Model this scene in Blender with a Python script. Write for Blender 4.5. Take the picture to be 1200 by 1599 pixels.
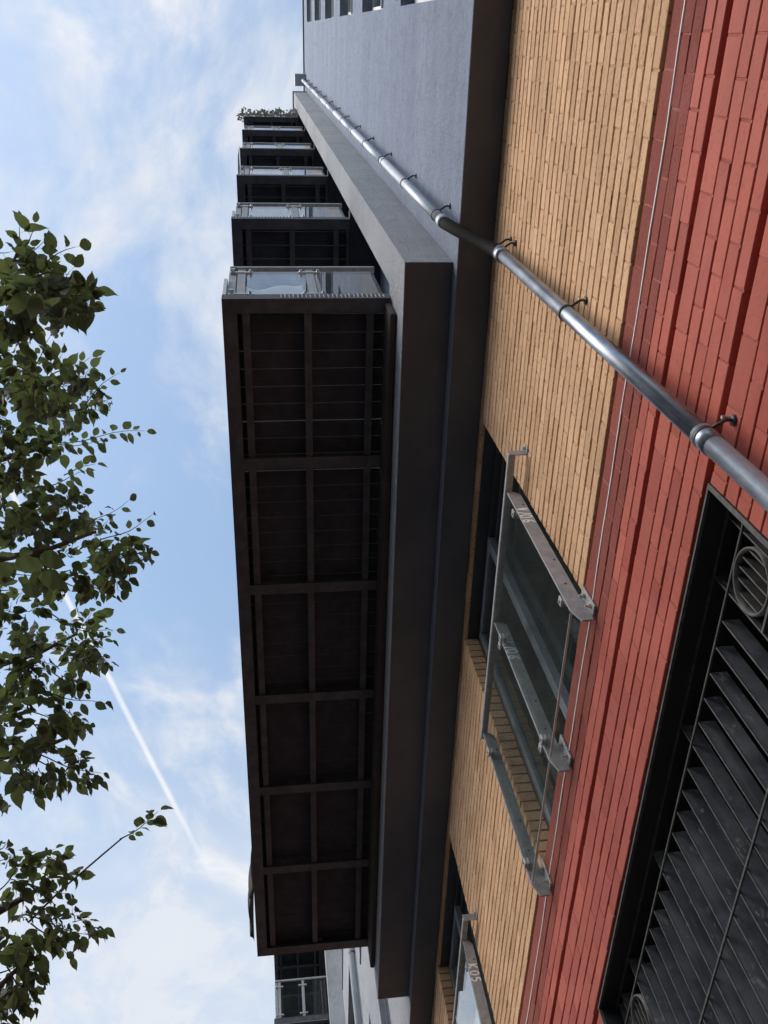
import bpy, bmesh, math, random
from mathutils import Vector, Matrix

for o in list(bpy.data.objects):
    bpy.data.objects.remove(o)
scn = bpy.context.scene
COL = scn.collection
rnd = random.Random(11)

# ------------------------------------------------------------------ camera
H = 1.6                                    # eye height above the pavement
FPX = 1434.4                               # focal length in photo pixels (1200 x 1599)
RM = ((0.026912589, 0.991859780, -0.124458387),
      (-0.887232550, -0.033658687, -0.460092921),
      (-0.460536769, 0.122805824, 0.879104439))
CAM = Vector((0, 0, H))
cd = bpy.data.cameras.new('camera')
cam = bpy.data.objects.new('camera', cd)
COL.objects.link(cam)
rx, uy, fz = Vector(RM[0]), -Vector(RM[1]), Vector(RM[2])
cam.matrix_world = Matrix(((rx.x, uy.x, -fz.x, CAM.x), (rx.y, uy.y, -fz.y, CAM.y),
                           (rx.z, uy.z, -fz.z, CAM.z), (0, 0, 0, 1)))
cd.sensor_fit = 'VERTICAL'
cd.sensor_height = 24.0
cd.lens = 24.0 * FPX / 1599.0
cd.clip_start = 0.05
cd.clip_end = 2000.0
scn.camera = cam


def ray(u, v):
    """unit direction in the world of a photo pixel"""
    c = Vector(((u - 600) / FPX, (v - 799.5) / FPX, 1.0))
    d = Vector(RM[0]) * c.x + Vector(RM[1]) * c.y + Vector(RM[2]) * c.z
    return d.normalized()


def at(u, v, dist):
    return CAM + ray(u, v) * dist


# ------------------------------------------------------------------ node helpers
class NT:
    def __init__(self, tree):
        self.t = tree
        self.n = tree.nodes
        self.l = tree.links

    def new(self, kind, **kw):
        nd = self.n.new(kind)
        for k, v in kw.items():
            setattr(nd, k, v)
        return nd

    def put(self, sock, val):
        if hasattr(val, 'node'):
            self.l.new(val, sock)
        else:
            try:
                sock.default_value = val
            except Exception:
                sock.default_value = tuple(val) + (1.0,)

    def math(self, op, a, b=0.0, c=0.0, clamp=False):
        nd = self.new('ShaderNodeMath', operation=op, use_clamp=clamp)
        self.put(nd.inputs[0], a)
        self.put(nd.inputs[1], b)
        self.put(nd.inputs[2], c)
        return nd.outputs[0]

    def vmath(self, op, a, b=(0, 0, 0)):
        nd = self.new('ShaderNodeVectorMath', operation=op)
        self.put(nd.inputs[0], a)
        self.put(nd.inputs[1], b)
        return nd.outputs['Value'] if op in ('DOT_PRODUCT', 'LENGTH') else nd.outputs[0]

    def mix(self, f, a, b, blend='MIX'):
        nd = self.new('ShaderNodeMix', data_type='RGBA', blend_type=blend)
        self.put(nd.inputs[0], f)
        self.put(nd.inputs[6], a)
        self.put(nd.inputs[7], b)
        return nd.outputs[2]

    def noise(self, vec, scale, detail=4.0, rough=0.55, dist=0.0):
        nd = self.new('ShaderNodeTexNoise')
        if vec is not None:
            self.l.new(vec, nd.inputs['Vector'])
        nd.inputs['Scale'].default_value = scale
        nd.inputs['Detail'].default_value = detail
        nd.inputs['Roughness'].default_value = rough
        nd.inputs['Distortion'].default_value = dist
        return nd.outputs[0]

    def ramp(self, f, a, b, smooth=True):
        nd = self.new('ShaderNodeMapRange', interpolation_type='SMOOTHSTEP' if smooth else 'LINEAR')
        self.put(nd.inputs[0], f)
        self.put(nd.inputs[1], a)
        self.put(nd.inputs[2], b)
        return nd.outputs[0]

    def scalev(self, vec, s):
        nd = self.new('ShaderNodeMapping')
        self.l.new(vec, nd.inputs[0])
        nd.inputs['Scale'].default_value = s
        return nd.outputs[0]


# ------------------------------------------------------------------ sky
SKO = (16.84, 7.52)
SUN_EL = math.radians(45)
SUN_AZ_DIR = Vector((0.18, -0.98, 0)).normalized()     # horizontal direction towards the sun
w = bpy.data.worlds.new('World')
scn.world = w
w.use_nodes = True
w.cycles.sampling_method = 'MANUAL'
w.cycles.sample_map_resolution = 256
N = NT(w.node_tree)
for nd in list(N.n):
    N.n.remove(nd)
sky = N.new('ShaderNodeTexSky', sky_type='NISHITA')
sky.sun_disc = False
sky.sun_elevation = SUN_EL
sky.sun_rotation = math.atan2(SUN_AZ_DIR.x, SUN_AZ_DIR.y)
sky.air_density = 1.0
sky.dust_density = 0.9
sky.ozone_density = 1.2
tc = N.new('ShaderNodeTexCoord')
dvec = tc.outputs['Generated']
sep = N.new('ShaderNodeSeparateXYZ')
N.l.new(dvec, sep.inputs[0])
zc = N.math('MAXIMUM', sep.outputs[2], 0.12)
comb = N.new('ShaderNodeCombineXYZ')
N.l.new(N.math('DIVIDE', sep.outputs[0], zc), comb.inputs[0])
N.l.new(N.math('DIVIDE', sep.outputs[1], zc), comb.inputs[1])
flat = comb.outputs[0]                                   # the cloud deck as a plane overhead
warp = N.new('ShaderNodeTexNoise')
N.l.new(flat, warp.inputs['Vector'])
warp.inputs['Scale'].default_value = 1.6
warp.inputs['Detail'].default_value = 3
wv = N.new('ShaderNodeVectorMath', operation='SCALE')
N.l.new(N.vmath('SUBTRACT', warp.outputs[1], (0.5, 0.5, 0.5)), wv.inputs[0])
wv.inputs['Scale'].default_value = 0.5
fl2 = N.vmath('ADD', N.vmath('ADD', flat, wv.outputs[0]), (SKO[0], SKO[1], 0))
big = N.noise(N.scalev(fl2, (1.0, 1.5, 1)), 1.7, 5, 0.55)
fine = N.noise(N.scalev(fl2, (1.0, 1.25, 1)), 10.0, 6, 0.6)
veil = N.ramp(N.math('ADD', big, N.math('MULTIPLY', N.math('SUBTRACT', fine, 0.5), 0.75)), 0.38, 0.82)
# cloud deck thickens towards -x (down the street)
thick = N.ramp(N.math('MULTIPLY', comb.outputs[0].node.inputs[0].links[0].from_socket, -1.0), 0.55, 1.35)
cov = N.math('ADD', N.math('ADD', N.math('MULTIPLY', veil, 0.82), 0.10), N.math('MULTIPLY', thick, 0.62), clamp=True)
cov = N.math('MULTIPLY', cov, N.math('ADD', 0.82, N.math('MULTIPLY', fine, 0.25)), clamp=True)
puff = N.ramp(N.noise(N.scalev(fl2, (1, 1, 1)), 3.4, 5, 0.5), 0.52, 0.68)
lit = N.mix(puff, (3.15, 3.32, 3.58, 1), (4.0, 3.93, 3.88, 1))
skyb = N.mix(1.0, sky.outputs[0], (1.24, 1.25, 1.12, 1), 'MULTIPLY')
col = N.mix(cov, skyb, lit)
# contrail: a thin band of ice cloud along a great circle
c0, c1 = ray(100, 925), ray(352, 1410)
cn = c0.cross(c1).normalized()
ct = (c1 - c0).normalized()
off = N.math('ADD', N.vmath('DOT_PRODUCT', dvec, tuple(cn)),
             N.math('MULTIPLY', N.math('SUBTRACT', N.noise(dvec, 9.0, 3), 0.5), 0.004))
wid = N.ramp(N.math('ABSOLUTE', off), 0.0043, 0.0002)
tpar = N.vmath('DOT_PRODUCT', dvec, tuple(ct))
t0, t1 = c0.dot(ct), c1.dot(ct)
fade = N.math('MULTIPLY', N.ramp(tpar, t1, t0 + (t1 - t0) * 0.62), N.ramp(tpar, t0 - 0.5, t0 - 0.3))
trail = N.math('MULTIPLY', N.math('MULTIPLY', wid, fade), N.math('ADD', 0.55, N.math('MULTIPLY', N.noise(dvec, 60.0, 3), 0.5)), clamp=True)
col = N.mix(trail, col, (3.8, 3.85, 3.95, 1))
bg = N.new('ShaderNodeBackground')
N.l.new(col, bg.inputs[0])
bg.inputs[1].default_value = 0.15
wo = N.new('ShaderNodeOutputWorld')
N.l.new(bg.outputs[0], wo.inputs[0])

# ------------------------------------------------------------------ sun behind thin cloud
sd = bpy.data.lights.new('sun', 'SUN')
sd.energy = 1.4
sd.angle = math.radians(48)
sd.color = (1.0, 0.91, 0.80)
sun = bpy.data.objects.new('sun', sd)
COL.objects.link(sun)
sdir = SUN_AZ_DIR * math.cos(SUN_EL) + Vector((0, 0, math.sin(SUN_EL)))
sun.rotation_euler = (-sdir).to_track_quat('-Z', 'Y').to_euler()
sun.location = (-20, -25, 40)

vs = scn.view_settings
vs.view_transform = 'Standard'
vs.look = 'None'
vs.exposure = 0.75
vs.gamma = 1.0
vs.use_curve_mapping = False
scn.render.engine = 'CYCLES'
scn.cycles.max_bounces = 6
scn.cycles.diffuse_bounces = 3
scn.cycles.glossy_bounces = 3
scn.cycles.transparent_max_bounces = 12


# ------------------------------------------------------------------ mesh helpers
def finish(name, me, mat, parent=None, loc=None, smooth=False):
    me.materials.append(mat)
    if smooth:
        for p in me.polygons:
            p.use_smooth = True
    o = bpy.data.objects.new(name, me)
    COL.objects.link(o)
    if parent is not None:
        o.parent = parent
    if loc is not None:
        o.location = loc
    return o


def obj(name, bm, mat, parent=None, loc=None, smooth=False, keep=False):
    if not keep:
        bmesh.ops.recalc_face_normals(bm, faces=bm.faces)
    me = bpy.data.meshes.new(name)
    bm.to_mesh(me)
    bm.free()
    return finish(name, me, mat, parent, loc, smooth)


def thing(name, label, cat, loc=(0, 0, 0), group=None):
    o = bpy.data.objects.new(name, None)
    o.empty_display_size = 0.2
    COL.objects.link(o)
    o.location = loc
    return tag(o, label, cat, group)


def tag(o, label=None, cat=None, group=None, kind=None):
    if label:
        o['label'] = label
    if cat:
        o['category'] = cat
    if group:
        o['group'] = group
    if kind:
        o['kind'] = kind
    return o


def box(bm, x0, x1, y0, y1, z0, z1, bev=0.0):
    if x0 > x1: x0, x1 = x1, x0
    if y0 > y1: y0, y1 = y1, y0
    if z0 > z1: z0, z1 = z1, z0
    vs_ = [bm.verts.new(p) for p in ((x0, y0, z0), (x1, y0, z0), (x1, y1, z0), (x0, y1, z0),
                                      (x0, y0, z1), (x1, y0, z1), (x1, y1, z1), (x0, y1, z1))]
    fs = [bm.faces.new([vs_[i] for i in q]) for q in
          ((0, 3, 2, 1), (4, 5, 6, 7), (0, 1, 5, 4), (1, 2, 6, 5), (2, 3, 7, 6), (3, 0, 4, 7))]
    if bev > 0:
        es = set()
        for f in fs:
            es.update(f.edges)
        bmesh.ops.bevel(bm, geom=list(es), offset=bev, segments=1, affect='EDGES', profile=0.5)
    return bm


def BX(*a, **k):
    return box(bmesh.new(), *a, **k)


def tube(bm, pts, radii, seg=10, cap=True):
    pts = [Vector(p) for p in pts]
    if not hasattr(radii, '__len__'):
        radii = [radii] * len(pts)
    rings = []
    ref = Vector((0.31, 0.87, 0.12)).normalized()
    for i, p in enumerate(pts):
        a = pts[max(i - 1, 0)]
        b = pts[min(i + 1, len(pts) - 1)]
        t = (b - a).normalized()
        s = t.cross(ref)
        if s.length < 1e-3:
            s = t.cross(Vector((1, 0, 0)))
        s.normalize()
        q = s.cross(t)
        ref = t.cross(s) * -1 if False else ref
        rings.append([bm.verts.new(p + (s * math.cos(2 * math.pi * k / seg) + q * math.sin(2 * math.pi * k / seg)) * radii[i])
                      for k in range(seg)])
    for i in range(len(rings) - 1):
        for k in range(seg):
            bm.faces.new((rings[i][k], rings[i][(k + 1) % seg], rings[i + 1][(k + 1) % seg], rings[i + 1][k]))
    if cap:
        bm.faces.new(rings[0][::-1])
        bm.faces.new(rings[-1])
    return bm


def prism_x(bm, poly, x0, x1):
    """poly: (y, z) points, extruded along x"""
    a = [bm.verts.new((x0, y, z)) for y, z in poly]
    b = [bm.verts.new((x1, y, z)) for y, z in poly]
    bm.faces.new(a)
    bm.faces.new(b[::-1])
    n = len(poly)
    for i in range(n):
        bm.faces.new((a[i], b[i], b[(i + 1) % n], a[(i + 1) % n]))
    return bm


def slab(bm, x0, x1, z0, z1, y, holes, depth, back=True):
    """a wall facing -y with rectangular openings (x0, x1, z0, z1) and reveals `depth` deep"""
    xs = sorted({x0, x1} | {min(max(h[i], x0), x1) for h in holes for i in (0, 1)})
    zs = sorted({z0, z1} | {min(max(h[i], z0), z1) for h in holes for i in (2, 3)})

    def solid(i, k):
        if i < 0 or k < 0 or i >= len(xs) - 1 or k >= len(zs) - 1:
            return False
        cx, cz = (xs[i] + xs[i + 1]) / 2, (zs[k] + zs[k + 1]) / 2
        return not any(h[0] < cx < h[1] and h[2] < cz < h[3] for h in holes)
    cache = {}

    def V(i, k, b):
        key = (i, k, b)
        if key not in cache:
            cache[key] = bm.verts.new((xs[i], y + (depth if b else 0), zs[k]))
        return cache[key]
    for i in range(len(xs) - 1):
        for k in range(len(zs) - 1):
            if not solid(i, k):
                continue
            bm.faces.new((V(i, k, 0), V(i + 1, k, 0), V(i + 1, k + 1, 0), V(i, k + 1, 0)))
            if back:
                bm.faces.new((V(i, k, 1), V(i, k + 1, 1), V(i + 1, k + 1, 1), V(i + 1, k, 1)))
            if not solid(i - 1, k):
                bm.faces.new((V(i, k, 0), V(i, k + 1, 0), V(i, k + 1, 1), V(i, k, 1)))
            if not solid(i + 1, k):
                bm.faces.new((V(i + 1, k, 0), V(i + 1, k, 1), V(i + 1, k + 1, 1), V(i + 1, k + 1, 0)))
            if not solid(i, k - 1):
                bm.faces.new((V(i, k, 0), V(i, k, 1), V(i + 1, k, 1), V(i + 1, k, 0)))
            if not solid(i, k + 1):
                bm.faces.new((V(i, k + 1, 0), V(i + 1, k + 1, 0), V(i + 1, k + 1, 1), V(i, k + 1, 1)))
    return bm


def copy_tree(o, parent=None):
    c = o.copy()
    COL.objects.link(c)
    c.parent = parent
    for ch in list(o.children):
        copy_tree(ch, c)
    return c


# ------------------------------------------------------------------ materials
def mat(name):
    m = bpy.data.materials.new(name)
    m.use_nodes = True
    n = NT(m.node_tree)
    p = m.node_tree.nodes['Principled BSDF']
    return m, n, p


def bump(n, p, height, strength, dist=0.01):
    b = n.new('ShaderNodeBump')
    b.inputs['Strength'].default_value = strength
    b.inputs['Distance'].default_value = dist
    n.l.new(height, b.inputs['Height'])
    n.l.new(b.outputs[0], p.inputs['Normal'])


def wpos(n):
    return n.new('ShaderNodeNewGeometry').outputs['Position']


def brick_mat(name, base, dark, light, speck, fleck_scale, rough, bumpy, painted=False):
    m, n, p = mat(name)
    P = wpos(n)
    at_ = n.new('ShaderNodeAttribute')
    at_.attribute_name = 'rnd'
    r = at_.outputs['Fac']
    c = n.mix(r, dark, light)
    c = n.mix(0.45, c, base)
    fl = n.noise(n.scalev(P, fleck_scale), 1.0, 3, 0.6)
    c = n.mix(n.math('MULTIPLY', n.ramp(fl, 0.56, 0.68), speck), c, tuple(x * 0.42 for x in base[:3]) + (1,))
    patch = n.noise(P, 2.3, 4, 0.6)
    c = n.mix(n.math('MULTIPLY', n.ramp(patch, 0.42, 0.72), 0.42), c, tuple(min(1, x * 1.25 + 0.03) for x in base[:3]) + (1,))
    grime = n.ramp(n.noise(P, 9.0, 6, 0.7), 0.55, 0.8)
    c = n.mix(n.math('MULTIPLY', grime, 0.36), c, tuple(x * 0.38 for x in base[:3]) + (1,))
    broad = n.noise(n.scalev(P, (0.9, 0.9, 2.2)), 1.3, 5, 0.6)
    c = n.mix(n.math('MULTIPLY', n.ramp(broad, 0.42, 0.72), 0.22), c, tuple(x * 0.6 for x in base[:3]) + (1,))
    if painted:
        chip = n.ramp(n.noise(P, 55.0, 4, 0.6), 0.70, 0.74)
        c = n.mix(n.math('MULTIPLY', chip, 0.6), c, (0.50, 0.27, 0.21, 1))
        fade = n.ramp(n.noise(n.scalev(P, (1.2, 1.2, 0.5)), 3.0, 6, 0.7), 0.45, 0.75)
        c = n.mix(n.math('MULTIPLY', fade, 0.30), c, (0.33, 0.105, 0.085, 1))
    n.l.new(c, p.inputs['Base Color'])
    p.inputs['Roughness'].default_value = rough
    p.inputs['Specular IOR Level'].default_value = 0.2
    h = n.math('ADD', n.math('MULTIPLY', fl, -0.6), n.noise(P, 90.0, 4, 0.7))
    bump(n, p, h, bumpy, 0.006)
    return m


M = {}
M['yellow_brick'] = brick_mat('yellow_brick', (0.65, 0.402, 0.235, 1), (0.44, 0.262, 0.148, 1), (0.78, 0.51, 0.32, 1),
                              1.0, (45, 45, 160), 0.9, 0.4)
M['red_brick'] = brick_mat('red_brick', (0.45, 0.098, 0.066, 1), (0.26, 0.052, 0.040, 1), (0.57, 0.15, 0.105, 1),
                           0.35, (60, 60, 60), 0.7, 0.2, True)
M['rough_brick'] = brick_mat('rough_brick', (0.28, 0.076, 0.06, 1), (0.22, 0.058, 0.048, 1), (0.34, 0.095, 0.073, 1),
                             0.8, (110, 110, 110), 0.9, 0.7)


def plain(name, c0, c1, scale, rough=0.8, metal=0.0, bmp=0.2, bscale=60, spread=(0.35, 0.7), spec=0.5):
    m, n, p = mat(name)
    P = wpos(n)
    f = n.ramp(n.noise(P, scale, 6, 0.65), spread[0], spread[1])
    n.l.new(n.mix(f, c0 + (1,), c1 + (1,)), p.inputs['Base Color'])
    p.inputs['Roughness'].default_value = rough
    p.inputs['Metallic'].default_value = metal
    p.inputs['Specular IOR Level'].default_value = spec
    if bmp:
        bump(n, p, n.noise(P, bscale, 5, 0.65), bmp, 0.004)
    return m


M['yellow_mortar'] = plain('yellow_mortar', (0.43, 0.26, 0.15), (0.56, 0.35, 0.21), 14, 0.95)
M['red_mortar'] = plain('red_mortar', (0.30, 0.070, 0.050), (0.40, 0.125, 0.095), 14, 0.9)
M['yellow_bed_shade'] = plain('yellow_bed_shade', (0.13, 0.072, 0.042), (0.20, 0.12, 0.072), 14, 0.95)  # bed mortar darkened: shadow under each course put into the colour
M['red_bed_shade'] = plain('red_bed_shade', (0.06, 0.022, 0.018), (0.11, 0.04, 0.032), 14, 0.95)  # joint shade put into the red bed mortar colour too
M['core'] = plain('core', (0.05, 0.035, 0.03), (0.07, 0.05, 0.045), 5, 0.95)


def render_mat(name, k):
    m, n, p = mat(name)
    K = lambda c: (c[0] * k[0], c[1] * k[1], c[2] * k[2], 1)
    P = wpos(n)
    f1 = n.noise(n.scalev(P, (0.35, 0.35, 1.6)), 1.2, 6, 0.6)          # weather bands, wide along the wall
    f2 = n.noise(P, 60.0, 5, 0.75)
    f3 = n.noise(n.scalev(P, (6, 6, 0.5)), 1.5, 5, 0.6)                # run-off streaks
    c = n.mix(n.ramp(f1, 0.3, 0.72), K((0.365, 0.375, 0.405)), K((0.45, 0.455, 0.475)))
    c = n.mix(n.math('MULTIPLY', n.ramp(f2, 0.42, 0.66), 0.5), c, K((0.26, 0.27, 0.30)))
    c = n.mix(n.math('MULTIPLY', n.ramp(f3, 0.5, 0.8), 0.28), c, K((0.30, 0.295, 0.30)))
    f4 = n.noise(n.scalev(P, (1, 1, 0.7)), 9.0, 6, 0.75)
    c = n.mix(n.math('MULTIPLY', n.ramp(f4, 0.46, 0.68), 0.42), c, K((0.235, 0.243, 0.27)))
    f5 = n.noise(n.scalev(P, (9, 9, 0.22)), 1.0, 4, 0.6)               # thin drips
    c = n.mix(n.math('MULTIPLY', n.ramp(f5, 0.60, 0.78), 0.30), c, K((0.21, 0.205, 0.205)))
    n.l.new(c, p.inputs['Base Color'])
    p.inputs['Roughness'].default_value = 0.95
    bump(n, p, n.math('ADD', f2, n.math('MULTIPLY', f4, 2.0)), 1.0, 0.02)
    return m


M['render'] = render_mat('blue_grey_render', (0.82, 0.92, 1.12))
M['bay_render'] = render_mat('pale_grey_render', (1.16, 1.15, 1.17))
M['soffit'] = plain('soffit_paint', (0.076, 0.080, 0.094), (0.112, 0.115, 0.130), 1.3, 0.95, 0, 0.5, 120)
M['brown_steel'] = plain('brown_steel', (0.043, 0.045, 0.055), (0.080, 0.080, 0.090), 7, 0.7, 0.0, 0.25, 60)
M['deck'] = plain('deck_board', (0.024, 0.026, 0.036), (0.040, 0.042, 0.054), 6, 0.8, 0, 0.2, 40)
M['grey_steel'] = plain('grey_steel', (0.29, 0.288, 0.297), (0.40, 0.397, 0.405), 22, 0.6, 0.2, 0.12, 90)
M['stainless'] = plain('stainless', (0.50, 0.50, 0.52), (0.66, 0.66, 0.68), 30, 0.32, 0.8, 0.05, 90)
M['bolt'] = plain('bolt_zinc', (0.55, 0.54, 0.52), (0.7, 0.69, 0.66), 40, 0.35, 0.8, 0.0)
def pipe_mat(name, c0, c1, rough, metal):
    m, n, p = mat(name)
    P = wpos(n)
    st = n.noise(n.scalev(P, (38, 38, 1.4)), 1.0, 6, 0.65)
    bl = n.noise(n.scalev(P, (1, 1, .4)), 16.0, 6, 0.7)
    f = n.math('ADD', n.math('MULTIPLY', st, .6), n.math('MULTIPLY', bl, .4))
    c = n.mix(n.ramp(f, 0.36, 0.64), c0 + (1,), c1 + (1,))
    dirt = n.ramp(n.noise(n.scalev(P, (1, 1, .5)), 30.0, 5, 0.7), 0.63, 0.75)
    c = n.mix(n.math('MULTIPLY', dirt, .5), c, (0.10, 0.095, 0.09, 1))
    n.l.new(c, p.inputs['Base Color'])
    p.inputs['Metallic'].default_value = metal
    n.l.new(n.math('ADD', rough - .06, n.math('MULTIPLY', bl, .14)), p.inputs['Roughness'])
    bump(n, p, f, 0.25, 0.003)
    return m


M['pipe_lower'] = pipe_mat('zinc_pipe', (0.17, 0.195, 0.235), (0.40, 0.44, 0.50), 0.34, 0.7)
M['pipe_upper'] = pipe_mat('painted_pipe', (0.33, 0.36, 0.41), (0.47, 0.50, 0.55), 0.45, 0.4)
M['pipe_black'] = plain('black_pipe', (0.008, 0.007, 0.007), (0.06, 0.045, 0.035), 18, 0.75, 0.0, 0.3, 50, (0.58, 0.82), 0.12)
M['band'] = plain('dark_band', (0.05, 0.05, 0.055), (0.09, 0.09, 0.095), 20, 0.5, 0.4, 0.0)
M['trim'] = plain('glass_edge', (0.42, 0.48, 0.46), (0.52, 0.58, 0.56), 9, 0.5, 0, 0.0)
M['frame'] = plain('window_frame', (0.035, 0.04, 0.05), (0.05, 0.056, 0.068), 8, 0.45, 0.1, 0.0)
M['frame_grey'] = plain('grey_frame', (0.13, 0.145, 0.17), (0.17, 0.185, 0.21), 8, 0.45, 0.1, 0.0)
M['white_frame'] = plain('white_frame', (0.62, 0.63, 0.65), (0.72, 0.73, 0.74), 8, 0.5, 0, 0.0)
M['white'] = plain('white_sheet', (0.72, 0.71, 0.69), (0.8, 0.8, 0.78), 5, 0.8, 0, 0.1)
M['beige'] = plain('beige_cloth', (0.42, 0.38, 0.33), (0.52, 0.47, 0.41), 3, 0.95, 0, 0.2)
M['dark_cloth'] = plain('dark_cloth', (0.05, 0.043, 0.04), (0.08, 0.07, 0.064), 4, 0.95, 0, 0.3)
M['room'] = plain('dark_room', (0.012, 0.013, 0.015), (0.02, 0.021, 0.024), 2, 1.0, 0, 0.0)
M['blind'] = plain('pale_blind', (0.5, 0.53, 0.58), (0.6, 0.63, 0.68), 3, 0.8, 0, 0.0)
M['cord'] = plain('white_cord', (0.84, 0.81, 0.80), (0.9, 0.88, 0.87), 12, 0.9, 0, 0.0)
M['chalk'] = plain('chalk', (0.82, 0.81, 0.80), (0.92, 0.91, 0.90), 220, 0.95, 0, 0.0, 60, (0.4, 0.5))
M['asphalt'] = plain('asphalt', (0.045, 0.045, 0.047), (0.065, 0.064, 0.063), 3, 0.9, 0, 0.5, 150)
M['paving'] = plain('paving', (0.15, 0.145, 0.135), (0.21, 0.2, 0.19), 4, 0.9, 0, 0.3, 90)
M['kerb'] = plain('kerb_stone', (0.27, 0.265, 0.26), (0.36, 0.355, 0.35), 9, 0.85, 0, 0.3, 90)
M['bark'] = plain('bark', (0.055, 0.042, 0.034), (0.12, 0.095, 0.075), 25, 0.95, 0, 0.8, 45)


def grille_mat():
    m, n, p = mat('black_painted_iron')
    P = wpos(n)
    worn = n.ramp(n.noise(n.scalev(P, (1, 1, .55)), 24.0, 6, 0.72), 0.57, 0.70)
    big_ = n.ramp(n.noise(P, 5.0, 5, 0.65), 0.35, 0.75)
    c = n.mix(big_, (0.06, 0.064, 0.074, 1), (0.17, 0.172, 0.182, 1))
    c = n.mix(n.math('MULTIPLY', worn, 0.65), c, (0.48, 0.46, 0.44, 1))
    streak = n.ramp(n.noise(n.scalev(P, (30, 30, 2.2)), 1.0, 5, 0.7), 0.5, 0.72)
    c = n.mix(n.math('MULTIPLY', streak, 0.35), c, (0.22, 0.215, 0.21, 1))
    n.l.new(c, p.inputs['Base Color'])
    p.inputs['Roughness'].default_value = 0.5
    bump(n, p, n.noise(P, 80.0, 5, 0.7), 0.35, 0.003)
    return m


M['iron'] = grille_mat()
M['lining'] = plain('black_steel', (0.010, 0.011, 0.013), (0.018, 0.019, 0.022), 6, 0.6, 0, 0.1)
M['iron_edge'] = plain('dusty_iron', (0.06, 0.056, 0.053), (0.12, 0.113, 0.106), 30, 0.6, 0.2, 0.1)


def glass_mat(name, tint, ior=1.5, grime=0.08):
    m = bpy.data.materials.new(name)
    m.use_nodes = True
    n = NT(m.node_tree)
    for nd in list(n.n):
        n.n.remove(nd)
    tr = n.new('ShaderNodeBsdfTransparent')
    tr.inputs[0].default_value = tint + (1,)
    gl = n.new('ShaderNodeBsdfGlossy')
    gl.inputs['Roughness'].default_value = 0.0
    gl.inputs[0].default_value = (0.95, 0.97, 1, 1)
    fr = n.new('ShaderNodeFresnel')
    bf = n.new('ShaderNodeNewGeometry').outputs['Backfacing']
    n.l.new(n.math('ADD', n.math('MULTIPLY', bf, 1.0 / ior - ior), ior), fr.inputs[0])
    mx = n.new('ShaderNodeMixShader')
    n.l.new(fr.outputs[0], mx.inputs[0])
    n.l.new(tr.outputs[0], mx.inputs[1])
    n.l.new(gl.outputs[0], mx.inputs[2])
    df = n.new('ShaderNodeBsdfDiffuse')
    df.inputs[0].default_value = (0.40, 0.46, 0.44, 1)
    P = wpos(n)
    g = n.math('ADD', n.math('MULTIPLY', n.ramp(n.noise(n.scalev(P, (3, 3, 0.8)), 2.0, 6, 0.65), 0.4, 0.8), grime), grime)
    m2 = n.new('ShaderNodeMixShader')
    n.l.new(g, m2.inputs[0])
    n.l.new(mx.outputs[0], m2.inputs[1])
    n.l.new(df.outputs[0], m2.inputs[2])
    out = n.new('ShaderNodeOutputMaterial')
    n.l.new(m2.outputs[0], out.inputs[0])
    return m


M['glass'] = glass_mat('railing_glass', (0.96, 0.985, 0.975), 1.36, 0.014)
M['pane'] = glass_mat('window_glass', (0.70, 0.77, 0.75), 1.55, 0.02)


def leaf_mat():
    m = bpy.data.materials.new('leaf')
    m.use_nodes = True
    n = NT(m.node_tree)
    p = n.n['Principled BSDF']
    out = n.n['Material Output']
    oi = n.new('ShaderNodeObjectInfo')
    P = wpos(n)
    v = n.math('ADD', n.math('MULTIPLY', oi.outputs['Random'], 0.5), n.math('MULTIPLY', n.noise(P, 7.0, 2), 0.7), clamp=True)
    c = n.mix(v, (0.030, 0.036, 0.025, 1), (0.070, 0.078, 0.050, 1))
    n.l.new(c, p.inputs['Base Color'])
    p.inputs['Roughness'].default_value = 0.55
    tl = n.new('ShaderNodeBsdfTranslucent')
    n.l.new(n.mix(v, (0.07, 0.10, 0.032, 1), (0.20, 0.26, 0.08, 1)), tl.inputs[0])
    mx = n.new('ShaderNodeMixShader')
    mx.inputs[0].default_value = 0.36
    n.l.new(p.outputs[0], mx.inputs[1])
    n.l.new(tl.outputs[0], mx.inputs[2])
    n.l.new(mx.outputs[0], out.inputs[0])
    return m


M['leaf'] = leaf_mat()
M['pale_leaf'] = plain('pale_leaf', (0.20, 0.21, 0.17), (0.36, 0.36, 0.31), 30, 0.7, 0, 0.0)

# ------------------------------------------------------------------ dimensions (z above the eye, add H)
D = 1.408                  # brick wall face
Y1 = 1.19                  # rendered upper wall face
Y2 = 0.884                 # front of the projecting bay
ZS1, ZS2 = 5.605, 5.73     # undersides of the upper wall and of the bay
ZB, STEP = 6.27, 3.03      # lowest balcony underside, storey height
BAY = (-8.39, -1.25)
XB0, XB1 = -8.32, -1.615   # balcony ends
YB0 = -0.28                # balcony outer edge
ZT = 24.8                  # parapet
BAY_TOP = 23.9
PIER = 0.297               # width of the bay's end piers
FX0, FX1 = -30.0, 3.2      # facade length
YEL0 = 3.43                # foot of the yellow brick
WIN = [(-3.987, -2.245), (-7.70, -5.97), (-11.43, -9.70)]
WZ = (3.43, 5.526)
GR = (-3.911, -1.25, -1.30, 2.522)     # grille opening

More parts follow.
